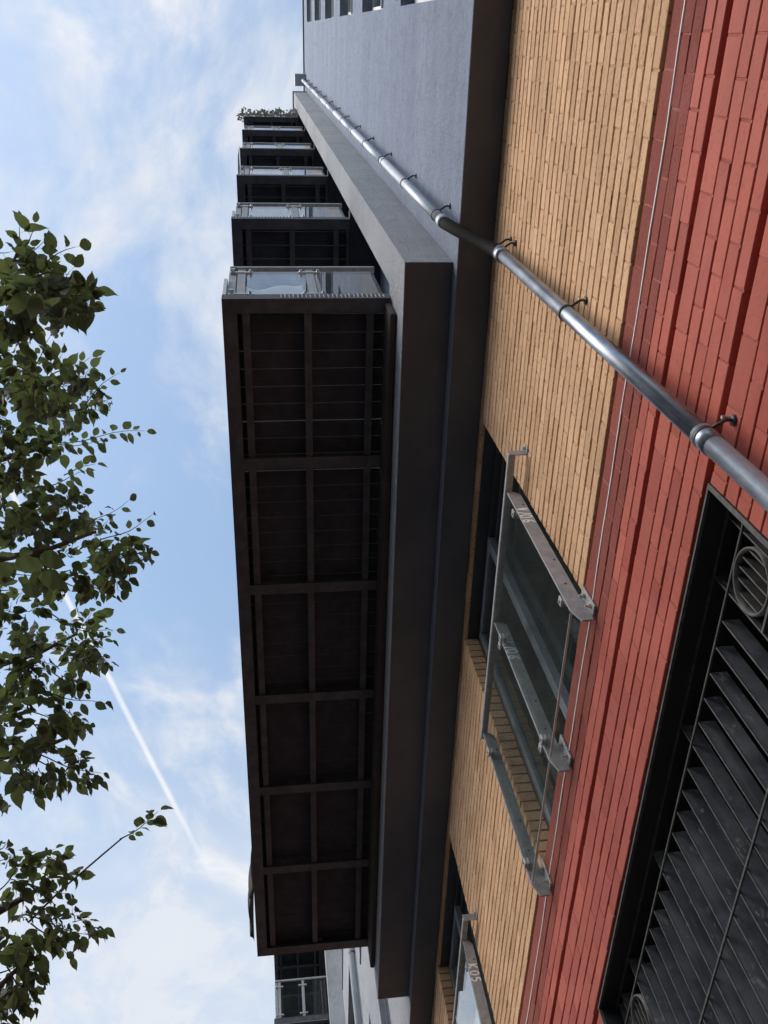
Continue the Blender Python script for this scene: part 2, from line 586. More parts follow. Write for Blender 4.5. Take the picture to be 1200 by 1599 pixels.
# ------------------------------------------------------------------ the ground
tag(obj('ground', BX(-150, 150, -150, 150, -0.6, -0.13), M['asphalt']), kind='structure')
tag(obj('road', BX(-150, 150, -10.6, -2.75, -0.129, -0.118), M['asphalt']), kind='structure')
tag(obj('pavement', BX(-60, 30, -2.6, D + 0.02, -0.128, 0.0), M['paving']), kind='structure')
tag(obj('far_pavement', BX(-60, 30, -15, -10.75, -0.128, 0.0), M['paving']), kind='structure')
k = BX(-60, 30, -2.75, -2.602, -0.127, 0.004, bev=0.012)
tag(obj('kerb', k, M['kerb']), kind='structure')

# unseen terrace added across the street to block low sky and darken undersides
op = thing('sky_block_terrace', 'unseen building added across the street to block the low sky', 'building', (-5, -16, 0))
oh = [(x_, x_ + 1.1, z_, z_ + 1.5) for x_ in [-44 + 2.6 * i for i in range(30)] for z_ in (1.0, 4.2, 7.4, 10.4)]
ob = slab(bmesh.new(), -46, 36, 0.0, 12.6, 0.0, oh, 0.15)
for v_ in ob.verts:
    v_.co.y = -16.0 - v_.co.y
obj('wall', ob, M['kerb'], op, -op.location)
obj('glazing', BX(-46, 36, -16.4, -16.2, 0, 12.5), M['room'], op, -op.location)
obj('roof', prism_x(bmesh.new(), [(-15.7, 12.6), (-20.5, 14.2), (-25.3, 12.6)], -46, 36), M['core'], op, -op.location)

# ------------------------------------------------------------------ the apartment building
bld = thing('apartment_building', 'long apartment building of red brick, yellow brick and grey render with balconies', 'building', (0, D, 0))


def part(name, bm, m, parent=bld, smooth=False, keep=False):
    o = obj(name, bm, m, None, None, smooth, keep)
    if parent is not None:
        o.parent = parent
        off_ = Vector((0, 0, 0))
        q = parent
        while q is not None:
            off_ += q.location
            q = q.parent
        o.location = -off_
    return o


def zh(z):
    return z + H


# dark core behind everything
yh = [(a, b, zh(WZ[0]), zh(WZ[1])) for a, b in WIN]
gh = [(GR[0], GR[1], zh(GR[2]), zh(GR[3]))]
part('wall_core', slab(bmesh.new(), FX0, FX1, 0.0, zh(ZS1) + 0.3, D + 0.055,
                       [(a - .02, b + .02, c - .02, d + .02) for a, b, c, d in yh + gh], 0.22), M['core'])
part('building_body', BX(FX0, FX1, D + 1.2, 14.0, 0.0, zh(ZT) - 0.2), M['core'])


def brick_verts(x0, x1, z0, z1, dep, r):
    c = 0.0025
    y = D + r.uniform(-0.0018, 0.0008)
    t = [r.uniform(-0.0012, 0.0012) for _ in range(4)]
    v = [(x0, y + dep, z0), (x1, y + dep, z0), (x1, y + dep, z1), (x0, y + dep, z1),
         (x0, y + c, z0), (x1, y + c, z0), (x1, y + c, z1), (x0, y + c, z1),
         (x0 + c, y + t[0], z0 + c), (x1 - c, y + t[1], z0 + c), (x1 - c, y + t[2], z1 - c), (x0 + c, y + t[3], z1 - c)]
    f = [(8, 9, 10, 11)]
    for i in range(4):
        j = (i + 1) % 4
        f.append((4 + i, 4 + j, 8 + j, 8 + i))
        f.append((i, j, 4 + j, 4 + i))
    return v, f


def mesh_from(name, bricks, values):
    vv, ff, att = [], [], []
    for (v, f), val in zip(bricks, values):
        o_ = len(vv)
        vv += v
        ff += [tuple(i + o_ for i in q) for q in f]
        att += [val] * len(v)
    me = bpy.data.meshes.new(name)
    me.from_pydata(vv, [], ff)
    a = me.attributes.new('rnd', 'FLOAT', 'POINT')
    a.data.foreach_set('value', att)
    me.update()
    return me


def visible_size(x0, x1, z0, z1):
    """rough size in the picture, 0 when outside the frame"""
    p = Vector(((x0 + x1) / 2, D, (z0 + z1) / 2 ))
    q = p - CAM
    cx, cy, cz = (Vector(RM[i]).dot(q) for i in range(3))
    if cz < 0.2:
        return 0
    u, v = FPX * cx / cz + 600, FPX * cy / cz + 800
    if not (-10 < u < 1210 and -10 < v < 1609):
        return 0
    return 1 / cz


def lay(courses, holes, blen, joint, dep, r):
    """courses: (z0, z1, kind); returns bricks as (x0, x1, z0, z1, kind)"""
    out = []
    for row, (z0, z1, kind) in enumerate(courses):
        hs = sorted((h[0], h[1]) for h in holes if h[2] < (z0 + z1) / 2 < h[3])
        x = -12.2 + (0.5 * blen if row % 2 else 0) + r.uniform(-0.006, 0.006)
        while x < FX1 - 0.05:
            a, b = x, x + blen - joint + r.uniform(-0.0015, 0.0015)
            segs = [(a, min(b, FX1))]
            for h0, h1 in hs:
                ns = []
                for s0, s1 in segs:
                    if s1 <= h0 or s0 >= h1:
                        ns.append((s0, s1))
                    else:
                        if s0 < h0: ns.append((s0, h0))
                        if s1 > h1: ns.append((h1, s1))
                segs = ns
            for s0, s1 in segs:
                if s1 - s0 > 0.004:
                    out.append((s0, s1, z0 + r.uniform(-.0008, .0008), z1 + r.uniform(-.0008, .0008), kind))
            x += blen
    return out


def build_bricks(parent, bricks, mats, dep, r, stuffname):
    order = sorted(range(len(bricks)), key=lambda i: -visible_size(*bricks[i][:4]) * (bricks[i][1] - bricks[i][0]))
    top = set(i for i in order[:295] if visible_size(*bricks[i][:4]) > 0)
    rest = {}
    off_ = Vector((0, 0, 0))
    q = parent
    while q is not None:
        off_ += q.location
        q = q.parent
    for i, b in enumerate(bricks):
        g = brick_verts(*b[:4], dep, r)
        val = min(1, max(0, r.gauss(0.5, 0.26)))
        if i in top:
            me = mesh_from('brick', [g], [val])
            o = finish('brick', me, mats[b[4]], parent, -off_)
        else:
            rest.setdefault(b[4], ([], []))
            rest[b[4]][0].append(g)
            rest[b[4]][1].append(val)
    for kind, (gs, vals) in rest.items():
        me = mesh_from(stuffname, gs, vals)
        tag(finish(stuffname, me, mats[kind], parent, -off_), kind='stuff')


# --- yellow brick, 29 courses
CRS = (ZS1 - YEL0) / 29.0
yw = part('yellow_brick_wall', slab(bmesh.new(), FX0, FX1, zh(YEL0) + 0.004, zh(ZS1) + 0.02, D + 0.045,
                                    [(a - .012, b + .012, zh(WZ[0]) - .02, d + .012) for a, b, c, d in yh], 0.004), M['yellow_bed_shade'])
ycs = [(zh(YEL0) + i * CRS, zh(YEL0) + (i + 1) * CRS - 0.0125, 'y') for i in range(29)]
pm = bmesh.new()
for z0_, z1_, _k in ycs:
    slab(pm, FX0, FX1, z0_ + .001, z1_ - .001, D + .0022, [(a - .012, b + .012, zh(WZ[0]) - .02, d + .012) for a, b, c, d in yh], 0.02)
part('mortar', pm, M['yellow_mortar'], yw)
rb = random.Random(3)
build_bricks(yw, lay(ycs, [(a, b, c - 1, d) for a, b, c, d in yh], 0.2245, 0.008, 0.1, rb), {'y': M['yellow_brick']}, 0.10, rb, 'brick_courses')

# --- red brick: three rough courses, two smooth, then panels of five with deep grooves
rcs = []
panels = []
for a, b, kd in ((3.296, 3.394, 'r'), (3.217, 3.289, 'r'), (3.137, 3.210, 'r'), (3.063, 3.131, 's'), (2.991, 3.057, 's')):
    rcs.append((zh(a), zh(b), kd))
panels.append((2.991, 3.394))
zt_ = 2.952
while zt_ > -1.6:
    z_ = zt_
    for hgt in (0.103, 0.0775, 0.0775, 0.0775, 0.0735):
        a, b = z_ - hgt + 0.008, z_
        if b > -1.58:
            rcs.append((zh(max(a, -1.6)), zh(b), 's'))
        z_ -= hgt
    panels.append((max(z_ + 0.004, -1.6), zt_))
    zt_ = z_ - 0.034
rw = part('red_brick_wall', slab(bmesh.new(), FX0, FX1, 0.0, zh(3.42), D + 0.045, [(a - .012, b + .012, c - .012, d + .012) for a, b, c, d in gh], 0.03), M['core'])
pm = bmesh.new()
pb_ = bmesh.new()
for a, b in panels:
    slab(pb_, FX0, FX1, zh(a), zh(b), D + 0.03, [(p - .012, q + .012, c - .012, d + .012) for p, q, c, d in gh], 0.013)
for z0_, z1_, _k in rcs:
    slab(pm, FX0, FX1, z0_ + .001, z1_ - .001, D + .0020, [(p - .012, q + .012, c - .012, d + .012) for p, q, c, d in gh], 0.02)
part('mortar', pm, M['red_mortar'], rw)
part('bed_mortar', pb_, M['red_bed_shade'], rw)
rb = random.Random(5)
build_bricks(rw, lay(rcs, [(a, b, c, d) for a, b, c, d in gh], 0.2245, 0.006, 0.09, rb), {'r': M['rough_brick'], 's': M['red_brick']}, 0.09, rb, 'brick_courses')
# steel angle carrying the yellow brick, in the dark slot
part('shelf_angle', BX(FX0, FX1, D + 0.028, D + 0.0445, zh(3.409), zh(3.4265)), M['core'])

# --- rendered upper wall with window openings
ROWS = [8.45 + 3.01 * i for i in range(6)]
uh = []
for z in ROWS:
    uh += [(0.215, 1.35, zh(z - 1.86), zh(z)), (-18.05, -15.65, zh(z - 1.86), zh(z)), (-13.15, -12.65, zh(z - 1.86), zh(z)),
           (1.9, 2.9, zh(z - 1.86), zh(z))]
part('rendered_wall', slab(bmesh.new(), -8.392, FX1, zh(ZS1), zh(ZT), Y1, [h for h in uh if h[0] > -8], 0.20), M['render'])
part('rendered_wall', slab(bmesh.new(), FX0, -8.393, zh(ZS1), zh(ZT), Y1, [h for h in uh if h[0] < -8], 0.20), M['bay_render'])
part('soffit', BX(FX0, FX1, Y1 + 0.004, D - 0.002, zh(ZS1) - 0.007, zh(ZS1) - 0.001), M['soffit'])
part('coping', BX(FX0, FX1, Y1 - 0.035, Y1 + 0.35, zh(ZT) + 0.002, zh(ZT) + 0.06), M['frame_grey'])

for z in ROWS:
    for (a, b, kind) in ((0.215, 1.35, 0), (-18.05, -15.65, 1), (-13.15, -12.65, 1)):
        wn = bpy.data.objects.new('window', None)
        COL.objects.link(wn)
        wn.parent = bld
        wn.location = Vector(((a + b) / 2, Y1 + 0.12, zh(z - 1.86))) - bld.location
        z0, z1 = zh(z - 1.86), zh(z)
        fm = bmesh.new()
        yf = Y1 + 0.11
        t = 0.05
        box(fm, a + .002, a + t, yf, yf + .06, z0 + .003, z1 - .003)
        box(fm, b - t, b - .002, yf, yf + .06, z0 + .003, z1 - .003)
        box(fm, a + t + .001, b - t - .001, yf + .002, yf + .058, z0 + .003, z0 + t)
        box(fm, a + t + .001, b - t - .001, yf + .002, yf + .058, z1 - t, z1 - .003)
        box(fm, a + t + .001, b - t - .001, yf + .004, yf + .05, z0 + 0.62, z0 + .67)
        part('frame', fm, M['white_frame'] if kind == 0 else M['frame'], wn)
        part('pane', BX(a + t, b - t, yf + .022, yf + .03, z0 + t, z1 - t), M['pane'], wn)
        part('sill', BX(a + .004, b - .004, Y1 - .02, yf, z0 + .0005, z0 + .02), M['white_frame'] if kind == 0 else M['frame_grey'], wn)
        if kind == 0:
            part('blind', BX(a + .08, a + .5, yf + .08, yf + .085, z0 + .05, z0 + 1.0), M['blind'], wn)
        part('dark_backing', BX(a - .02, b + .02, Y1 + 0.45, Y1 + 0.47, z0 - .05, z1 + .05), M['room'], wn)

# --- the projecting bays
def bay(x0, x1):
    """deep frame with a pier at each end; the balconies run back into the recess between them"""
    holes = []
    for i in range(6):
        zb = zh(ZB + 0.16 + i * STEP)
        holes += [(x1 - 3.3, x1 - 1.1, zb, zb + 2.15), (x0 + 0.9, x0 + 2.9, zb, zb + 2.15)]
    rec = (x0 + PIER, x1 - PIER, zh(ZB) + .125, zh(BAY_TOP) - .25)
    b = slab(bmesh.new(), x0, x1, zh(ZS2), zh(BAY_TOP), Y2, [rec], Y1 - Y2 - 0.003)
    o_ = part('bay', b, M['bay_render'])
    for i in range(6):
        z = zh(ZB + i * STEP)
        if i:
            part('recess_floor', BX(rec[0] + .002, rec[1] - .002, Y2 - .010, Y1 - .004, z + .010, z + .15), M['deck'], o_)
    part('bay_soffit', BX(x0 + .004, x1 - .004, Y2 + .004, Y1 - .001, zh(ZS2) - .006, zh(ZS2) - .001), M['soffit'], o_)
    part('bay_coping', BX(x0 - .02, x1 + .02, Y2 - .03, Y1 + .01, zh(BAY_TOP) + .002, zh(BAY_TOP) + .05), M['frame_grey'], o_)
    for h in holes:
        wn = bpy.data.objects.new('balcony_door', None)
        COL.objects.link(wn)
        wn.parent = bld
        wn.location = Vector(((h[0] + h[1]) / 2, Y2 + .1, h[2])) - bld.location
        a, c, z0, z1 = h
        fm = bmesh.new()
        y_ = Y1 - .075
        t = .06
        mid = (a + c) / 2
        for p, q in ((a + .002, a + t), (c - t, c - .002), (mid - t / 2, mid + t / 2)):
            box(fm, p, q, y_, y_ + .06, z0 + .003, z1 - .003)
        for p, q in ((a + t + .001, mid - t / 2 - .001), (mid + t / 2 + .001, c - t - .001)):
            box(fm, p, q, y_ + .002, y_ + .058, z0 + .003, z0 + t)
            box(fm, p, q, y_ + .002, y_ + .058, z1 - t, z1 - .003)
        part('frame', fm, M['frame_grey'], wn)
        part('pane', BX(a + t, mid - t / 2, y_ + .02, y_ + .028, z0 + t, z1 - t), M['pane'], wn)
        part('pane', BX(mid + t / 2, c - t, y_ + .02, y_ + .028, z0 + t, z1 - t), M['pane'], wn)
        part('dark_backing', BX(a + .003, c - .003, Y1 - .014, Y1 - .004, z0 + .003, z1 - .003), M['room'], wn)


bay(*BAY)
bay(BAY[0] - 16.95, BAY[1] - 16.95)

# --- tall windows in the yellow brick
for wi, (a, b) in enumerate(WIN[:2]):
    z0, z1 = zh(WZ[0]) - 0.02, zh(WZ[1])
    wn = bpy.data.objects.new('window', None)
    COL.objects.link(wn)
    wn.parent = bld
    wn.location = Vector(((a + b) / 2, D + .12, z0)) - bld.location
    yf = D + 0.10
    t = 0.065
    mid = (a + b) / 2
    fm = bmesh.new()
    box(fm, a + .001, a + t, yf, yf + .08, z0, z1 - .013)
    box(fm, b - t, b - .001, yf, yf + .08, z0, z1 - .013)
    box(fm, a + t + .001, b - t - .001, yf + .002, yf + .078, z1 - t, z1 - .013)
    box(fm, a + t + .001, b - t - .001, yf + .002, yf + .078, z0, z0 + t)
    part('frame', fm, M['frame'], wn)
    for s0, s1, yo in ((a + t + .002, mid + .03, .012), (mid - .03, b - t - .002, .045)):
        sm = bmesh.new()
        ts = .06
        y0, y1 = yf + yo - .02, yf + yo + .03
        if yo > .03:
            y0 += .012
            y1 += .012
        zz0, zz1 = z0 + t + .002, z1 - t - .002
        box(sm, s0, s0 + ts, y0, y1, zz0, zz1)
        box(sm, s1 - ts, s1, y0, y1, zz0, zz1)
        box(sm, s0 + ts + .001, s1 - ts - .001, y0 + .002, y1 - .002, zz0, zz0 + ts)
        box(sm, s0 + ts + .001, s1 - ts - .001, y0 + .002, y1 - .002, zz1 - ts, zz1)
        sash = part('sash', sm, M['frame_grey'] if yo < .03 else M['frame'], wn)
        part('pane', BX(s0 + ts, s1 - ts, y0 + .02, y0 + .028, zz0 + ts, zz1 - ts), M['pane'], wn)
    part('bead', BX(mid - .034, mid - .030, yf - .012, yf - .006, z0 + .08, z1 - .08), M['stainless'], wn)
    part('head_lining', BX(a + .002, b - .002, D + .022, D + .3, z1 - .012, z1 - .0015), M['frame'], wn)
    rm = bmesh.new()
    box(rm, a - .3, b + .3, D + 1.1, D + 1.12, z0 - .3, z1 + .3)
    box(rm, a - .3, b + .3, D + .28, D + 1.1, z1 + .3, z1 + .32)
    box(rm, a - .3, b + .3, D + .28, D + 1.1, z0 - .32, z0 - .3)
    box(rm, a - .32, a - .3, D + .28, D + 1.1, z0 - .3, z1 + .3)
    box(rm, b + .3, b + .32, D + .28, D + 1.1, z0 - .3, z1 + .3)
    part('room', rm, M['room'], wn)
    if wi == 1:
        for i in range(4):
            part('blind_slat', BX(a + .12, b - .2, D + .26 + i * .09, D + .27 + i * .09, z1 - .30 - i * .02, z1 - .17 - i * .02), M['blind'], wn)
        part('door_leaf', BX(a + .5, a + .62, D + .5, D + .52, z0 + .2, z1 - .9), M['white'], wn)

# ------------------------------------------------------------------ chalk writing (stroke letters, flat on the plate)
GLY = {
    'N': [[(0, 0), (0, 1), (.6, 0), (.6, 1)]],
    'V': [[(0, 1), (.25, 0), (.5, 1)], [(.12, .95), (.28, .2)]],
    'K': [[(0, 0), (0, 1)], [(.6, 1), (.05, .45), (.6, 0)]],
    'H': [[(0, 0), (0, 1)], [(.6, 0), (.6, 1)], [(0, .5), (.6, .5)]],
    '/': [[(0, -.05), (.35, 1.05)]],
    '0': [[(.3 + .3 * math.sin(t * .5236), .5 + .5 * math.cos(t * .5236)) for t in range(13)]],
    '6': [[(.55, 1), (.2, .75), (.02, .4), (.1, .08), (.35, 0), (.56, .15), (.5, .4), (.3, .5), (.06, .36)]],
    '5': [[(.55, 1), (.08, 1), (.05, .58), (.35, .62), (.56, .38), (.42, .06), (.05, .03)]],
    '4': [[(.45, 0), (.42, 1), (0, .32), (.62, .3)]],
}


def writing(parent, text, x, yc, ztop, size, label=None):
    bm = bmesh.new()
    pen = 0.0
    r = random.Random(text)
    for ch in text:
        sl = r.uniform(-.05, .12)
        for st in GLY[ch]:
            pts = [((p[0] + sl * p[1]) * .8 + pen, p[1]) for p in st]
            for (a0, b0), (a1, b1) in zip(pts, pts[1:]):
                d = Vector((a1 - a0, b1 - b0))
                if d.length < 1e-4:
                    continue
                nrm = Vector((-d.y, d.x)).normalized() * 0.085
                q = [(a0 + nrm.x, b0 + nrm.y), (a0 - nrm.x, b0 - nrm.y), (a1 - nrm.x, b1 - nrm.y), (a1 + nrm.x, b1 + nrm.y)]
                bm.faces.new([bm.verts.new((x + r.uniform(0.0004, .0009), yc + (b - .5) * size, ztop - a * size)) for a, b in q])
        pen += (.45 if ch == '/' else .85)
    o_ = part('chalk_writing', bm, M['chalk'], parent, keep=True)
    if label:
        o_['label'] = label
    return o_


# ------------------------------------------------------------------ Juliet railings in front of the tall windows
def juliet(dx, label, texts):
    root = thing('juliet_railing', label, 'railing', (-3.12 + dx, D, zh(3.22)), 'glass railings in front of the tall windows')
    xs = (-2.25 + dx, -3.12 + dx, -3.985 + dx)
    yo, yi = 1.309, 1.384
    zb, ztp = zh(3.205), zh(4.475)
    for i, x in enumerate(xs):
        # plate on edge, chamfered foot reaching back to the wall
        poly = [(yo, zb + .085), (yo + .028, zb), (yi + .004, zb + .002), (yi + .008, zb + .05), (D - .012, zb + .055), (D - .012, zb + .155),
                (yi, zb + .175), (yi, ztp - .035), (yi - .03, ztp), (yo + .006, ztp)]
        bm = prism_x(bmesh.new(), poly, x - .005, x + .005)
        pl = part('post', bm, M['grey_steel'], root)
        sidey = 1 if i < 2 else 1
        wp = BX(x - .002, x + .055, D - .014, D - .003, zb + .03, zb + .20, bev=.002)
        wo_ = part('wall_plate', wp, M['grey_steel'], root)
        for zz_ in (zb + .07, zb + .155):
            bm = bmesh.new()
            tube(bm, [(x + .03, D - .015, zz_), (x + .03, D - .026, zz_)], .011, 6)
            tube(bm, [(x + .03, D - .026, zz_), (x + .03, D - .04, zz_)], .006, 8)
            part('bolt', bm, M['bolt'], root)
        part('packer', BX(x - .012, x + .05, D - .003, D + .0, zb + .02, zb + .19), M['core'], root)
        # drilled holes seen as dark dots
        for zz_, yy_ in ((ztp - .16, yi - .018), (zb + .52, yi - .02), (zb + .30, yi - .03)):
            bm = tube(bmesh.new(), [(x + .0052, yy_, zz_), (x + .0062, yy_, zz_)], .0065, 8)
            part('hole', bm, M['core'], root)
        if texts[i]:
            writing(pl, texts[i], x + .0055, (yo + yi) / 2, ztp - .21 if i else ztp - .20, .062, 'chalk number written on the post')
    # handrail: square tube, with wall brackets at both ends
    xr0, xr1 = xs[2] - .05, -2.02 + dx
    part('handrail', BX(xr0, xr1, yo - .004, yo + .036, ztp + .002, ztp + .034, bev=.004), M['grey_steel'], root)
    for xe in (xr1,):
        br = bmesh.new()
        box(br, xe + .001, xe + .007, yo - .004, D - .008, ztp - .01, ztp + .045, bev=.0015)
        box(br, xe - .0, xe + .045, D - .0075, D - .002, ztp - .012, ztp + .06, bev=.0015)
        part('rail_bracket', br, M['grey_steel'], root)
        part('bolt', tube(bmesh.new(), [(xe + .026, D - .009, ztp + .03), (xe + .026, D - .022, ztp + .03)], .010, 6), M['bolt'], root)
    # glass between the posts and its clamps
    gy = (yo + .001, yo + .012)
    for j in range(2):
        g0, g1 = xs[j + 1] + .016, xs[j] - .016
        part('glass_panel', BX(g0, g1, gy[0], gy[1], zb + .085, ztp - .05), M['glass'], root)
        part('edge_trim', BX(g0, g1, gy[0], gy[1], zb + .0815, zb + .0845), M['trim'], root)
        for xe, s in ((g1, 1), (g0, -1)):
            for zz_ in (zb + .20, ztp - .2):
                cb = bmesh.new()
                box(cb, xe - .03 * s, xe + .010 * s, gy[0] - .012, gy[0] - .001, zz_ - .022, zz_ + .022, bev=.003)
                box(cb, xe - .03 * s, xe + .010 * s, gy[1] + .001, gy[1] + .012, zz_ - .022, zz_ + .022, bev=.003)
                tube(cb, [(xe - .012 * s, gy[0] - .012, zz_), (xe - .012 * s, gy[0] - .018, zz_)], .006, 6)
                part('clamp', cb, M['grey_steel'], root)
    return root


juliet(0, 'whole glass railing of the nearer tall window, posts chalked in white', ('V/06', 'K/06', ''))
juliet(-3.727, 'cut-off glass railing at the bottom edge, in front of the farther tall window', ('K05', 'H/04', ''))

# ------------------------------------------------------------------ white cord along the red brick
bm = bmesh.new()
pts = []
x = -12.0
r = random.Random(8)
while x < FX1:
    sag = 0.005 * math.sin(x * 3.1) + 0.003 * math.sin(x * 9.3 + 1) + r.uniform(-.0008, .0008)
    pts.append((x, D - .005 - .003 * math.sin(x * 5.3), zh(3.291) + sag))
    x += .06
prev = None
for (x_, y_, z_) in pts:
    hh = .0043 + r.uniform(-.0006, .0006)
    ringv = [bm.verts.new(q) for q in ((x_, D - .0005, z_ - hh), (x_, D - .0045, z_ - hh * .7), (x_, D - .0045, z_ + hh * .7), (x_, D - .0005, z_ + hh))]
    if prev:
        for k in range(4):
            bm.faces.new((prev[k], ringv[k], ringv[(k + 1) % 4], prev[(k + 1) % 4]))
    else:
        bm.faces.new(ringv)
    prev = ringv
bm.faces.new(prev[::-1])
tag(obj('cord', bm, M['cord']), 'thin white cord stretched along the top of the red brick', 'cord')

# ------------------------------------------------------------------ drainpipe
dp = thing('drainpipe', 'round grey metal drainpipe running up the whole front', 'drainpipe', (-1.065, 1.33, 0))
PL, PU = (-1.065, 1.325), (-1.0, 1.105)
RP = .034


def seg_pipe(x, y, z0, z1, m, rr=RP):
    bm = tube(bmesh.new(), [(x, y, z0), (x, y, z1)], rr, 24)
    return part('pipe_section', bm, m, dp, True)


zs = [0.05, zh(.9), zh(2.40), zh(5.14)]
for a, b in zip(zs, zs[1:]):
    seg_pipe(PL[0], PL[1], a, b - .004, M['pipe_lower'])
for z in zs[1:-1]:
    part('socket', tube(bmesh.new(), [(PL[0], PL[1], z - .01), (PL[0], PL[1], z + .075)], RP + .004, 24), M['pipe_lower'], dp, True)
# black swan neck under the soffit
pa, pb = Vector((PL[0], PL[1], zh(5.05))), Vector((PU[0], PU[1], zh(5.72)))
pts = []
for i in range(17):
    t = i / 16
    s = t * t * (3 - 2 * t)
    pts.append((pa.x + (pb.x - pa.x) * s, pa.y + (pb.y - pa.y) * s, pa.z + (pb.z - pa.z) * t))
part('swan_neck', tube(bmesh.new(), pts, RP + .003, 20), M['pipe_black'], dp, True)
part('socket', tube(bmesh.new(), [(PL[0], PL[1], zh(5.02)), (PL[0], PL[1], zh(5.13))], RP + .008, 24), M['pipe_lower'], dp, True)
zu = [zh(5.66) + i * 2.9 for i in range(7)] + [zh(24.15)]
zu = [z for z in zu if z <= zh(24.15)]
for a, b in zip(zu, zu[1:]):
    seg_pipe(PU[0], PU[1], a, b - .004, M['pipe_upper'])
    part('socket', tube(bmesh.new(), [(PU[0], PU[1], a + .0), (PU[0], PU[1], a + .09)], RP + .004, 24), M['pipe_upper'], dp, True)


def bracket(x, y, z, ywall):
    bm = bmesh.new()
    tube(bm, [(x, y, z - .010), (x, y, z + .010)], RP + .0045, 24)
    xe = x + RP + .022
    tube(bm, [(x + RP * .8, y + .01, z), (xe, ywall - .03, z), (xe, ywall - .004, z)], .006, 8)
    tube(bm, [(xe, ywall - .008, z), (xe, ywall - .001, z)], .018, 12)
    b_ = part('bracket', bm, M['band'], dp, True)
    part('bolt', tube(bmesh.new(), [(xe, ywall - .009, z + .024), (xe, ywall - .03, z + .024)], .006, 8), M['bolt'], b_)


for z in (1.0, 2.45, 3.86, 5.10, 5.20):
    bracket(PL[0], PL[1], zh(z), D)
for z in (5.92, 7.30, 8.72, 10.1, 11.45, 12.9, 14.3, 15.7, 17.1, 18.5, 19.9, 21.3, 22.7):
    bracket(PU[0], PU[1], zh(z), Y1)
hb = bmesh.new()
for (z0, z1, e) in ((24.05, 24.15, .07), (24.15, 24.5, .13)):
    box(hb, PU[0] - e, PU[0] + e, Y1 - .005 - 2 * e, Y1 - .005, zh(z0) + .001, zh(z1))
part('hopper_head', hb, M['pipe_upper'], dp)

for fx_, lb_ in ((-13.95, 'far drainpipe on the pale wall beyond the near bay'), (-10.2, 'drainpipe on the pale wall just past the end of the near bay')):
    fp = thing('drainpipe', lb_, 'drainpipe', (fx_, Y1 - .06, zh(5.7)))
    part('pipe_section', tube(bmesh.new(), [(fx_, Y1 - .06, zh(5.7)), (fx_, Y1 - .06, zh(24.2))], .05, 16), M['pipe_upper'], fp, True)
    for k in range(9):
        part('bracket', tube(bmesh.new(), [(fx_, Y1 - .06, zh(6.4 + 2 * k)), (fx_, Y1 - .06, zh(6.43 + 2 * k))], .056, 16), M['band'], fp)

# ------------------------------------------------------------------ iron grille of the ground floor opening
gx0, gx1, gz0, gz1 = GR[0], GR[1], zh(GR[2]), zh(GR[3])
gr = thing('ventilation_grille', 'black iron louvred grille with rings set in the red brick opening', 'grille', ((gx0 + gx1) / 2, D + .08, gz0))
GY = 1.488
fr = bmesh.new()
box(fr, gx0 + .003, gx1 - .003, D - .004, D + .008, gz1 - .012, gz1 - .003)
box(fr, gx0 + .003, gx0 + .014, D - .004, D + .008, gz0, gz1 - .013)
box(fr, gx1 - .022, gx1 - .003, D - .004, D + .008, gz0, gz1 - .013)
part('outer_frame', fr, M['iron_edge'], gr)
ln = bmesh.new()
box(ln, gx0 + .003, gx1 - .003, D + .0085, GY + .30, gz1 - .0115, gz1 - .003)
box(ln, gx0 + .003, gx0 + .012, D + .0085, GY + .30, gz0, gz1 - .012)
box(ln, gx1 - .012, gx1 - .003, D + .0085, GY + .30, gz0, gz1 - .012)
box(ln, gx0 + .003, gx1 - .003, D + .0085, GY + .30, gz0 - .02, gz0 - .001)
part('lining', ln, M['lining'], gr)
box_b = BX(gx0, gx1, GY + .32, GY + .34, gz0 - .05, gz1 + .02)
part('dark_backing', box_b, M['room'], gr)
# small step under the lintel
part('lintel_step', BX(gx0 + .013, gx1 - .023, GY - .004, GY + .002, gz1 - .022, gz1 - .0125), M['iron_edge'], gr)
pitch = .1085
xr = [-1.369 - i * .1155 if i < 3 else None for i in range(3)]
blades = [-1.369, -1.600]
x = -1.600 - pitch
while x > -3.557 + .05:
    blades.append(x)
    x -= pitch
blades += [-3.557, -3.79]
stiles = {-1.369, -1.600, -3.557, -3.79}
mid_st = [min(blades, key=lambda b: abs(b + 2.24)), min(blades, key=lambda b: abs(b + 2.92))]
BARS = [2.40, 1.935, 1.47, 1.005, .54, .075, -.39, -.855]


def blade(x, z0, z1, dep, th=.0055):
    b = part('louvre', BX(x - th / 2, x + th / 2, GY + .0045, GY + dep, z0, z1), M['iron'], gr)
    part('louvre_edge', BX(x - th / 2 - .0005, x + th / 2 + .0005, GY - .001, GY + .004, z0, z1), M['iron_edge'], b)


for b in blades:
    top = gz1 - .023 if (b in stiles or b in mid_st) else zh(BARS[0]) - .006
    blade(b, gz0 + .003, top, .062)
blade(gx1 - .05, gz0 + .003, gz1 - .023, .05)
blade(gx0 + .05, gz0 + .003, gz1 - .023, .05)
for z in BARS:
    bm = BX(gx0 + .013, gx1 - .023, GY - .006, GY + .001, zh(z) - .004, zh(z) + .004)
    part('cross_bar', bm, M['iron_edge'], gr)
for z in (2.165, -1.1):
    for a, b in ((-1.600, -1.369), (-3.79, -3.557)):
        part('cross_bar', BX(a + .005, b - .005, GY - .004, GY + .04, zh(z) - .005, zh(z) + .005), M['iron_edge'], gr)


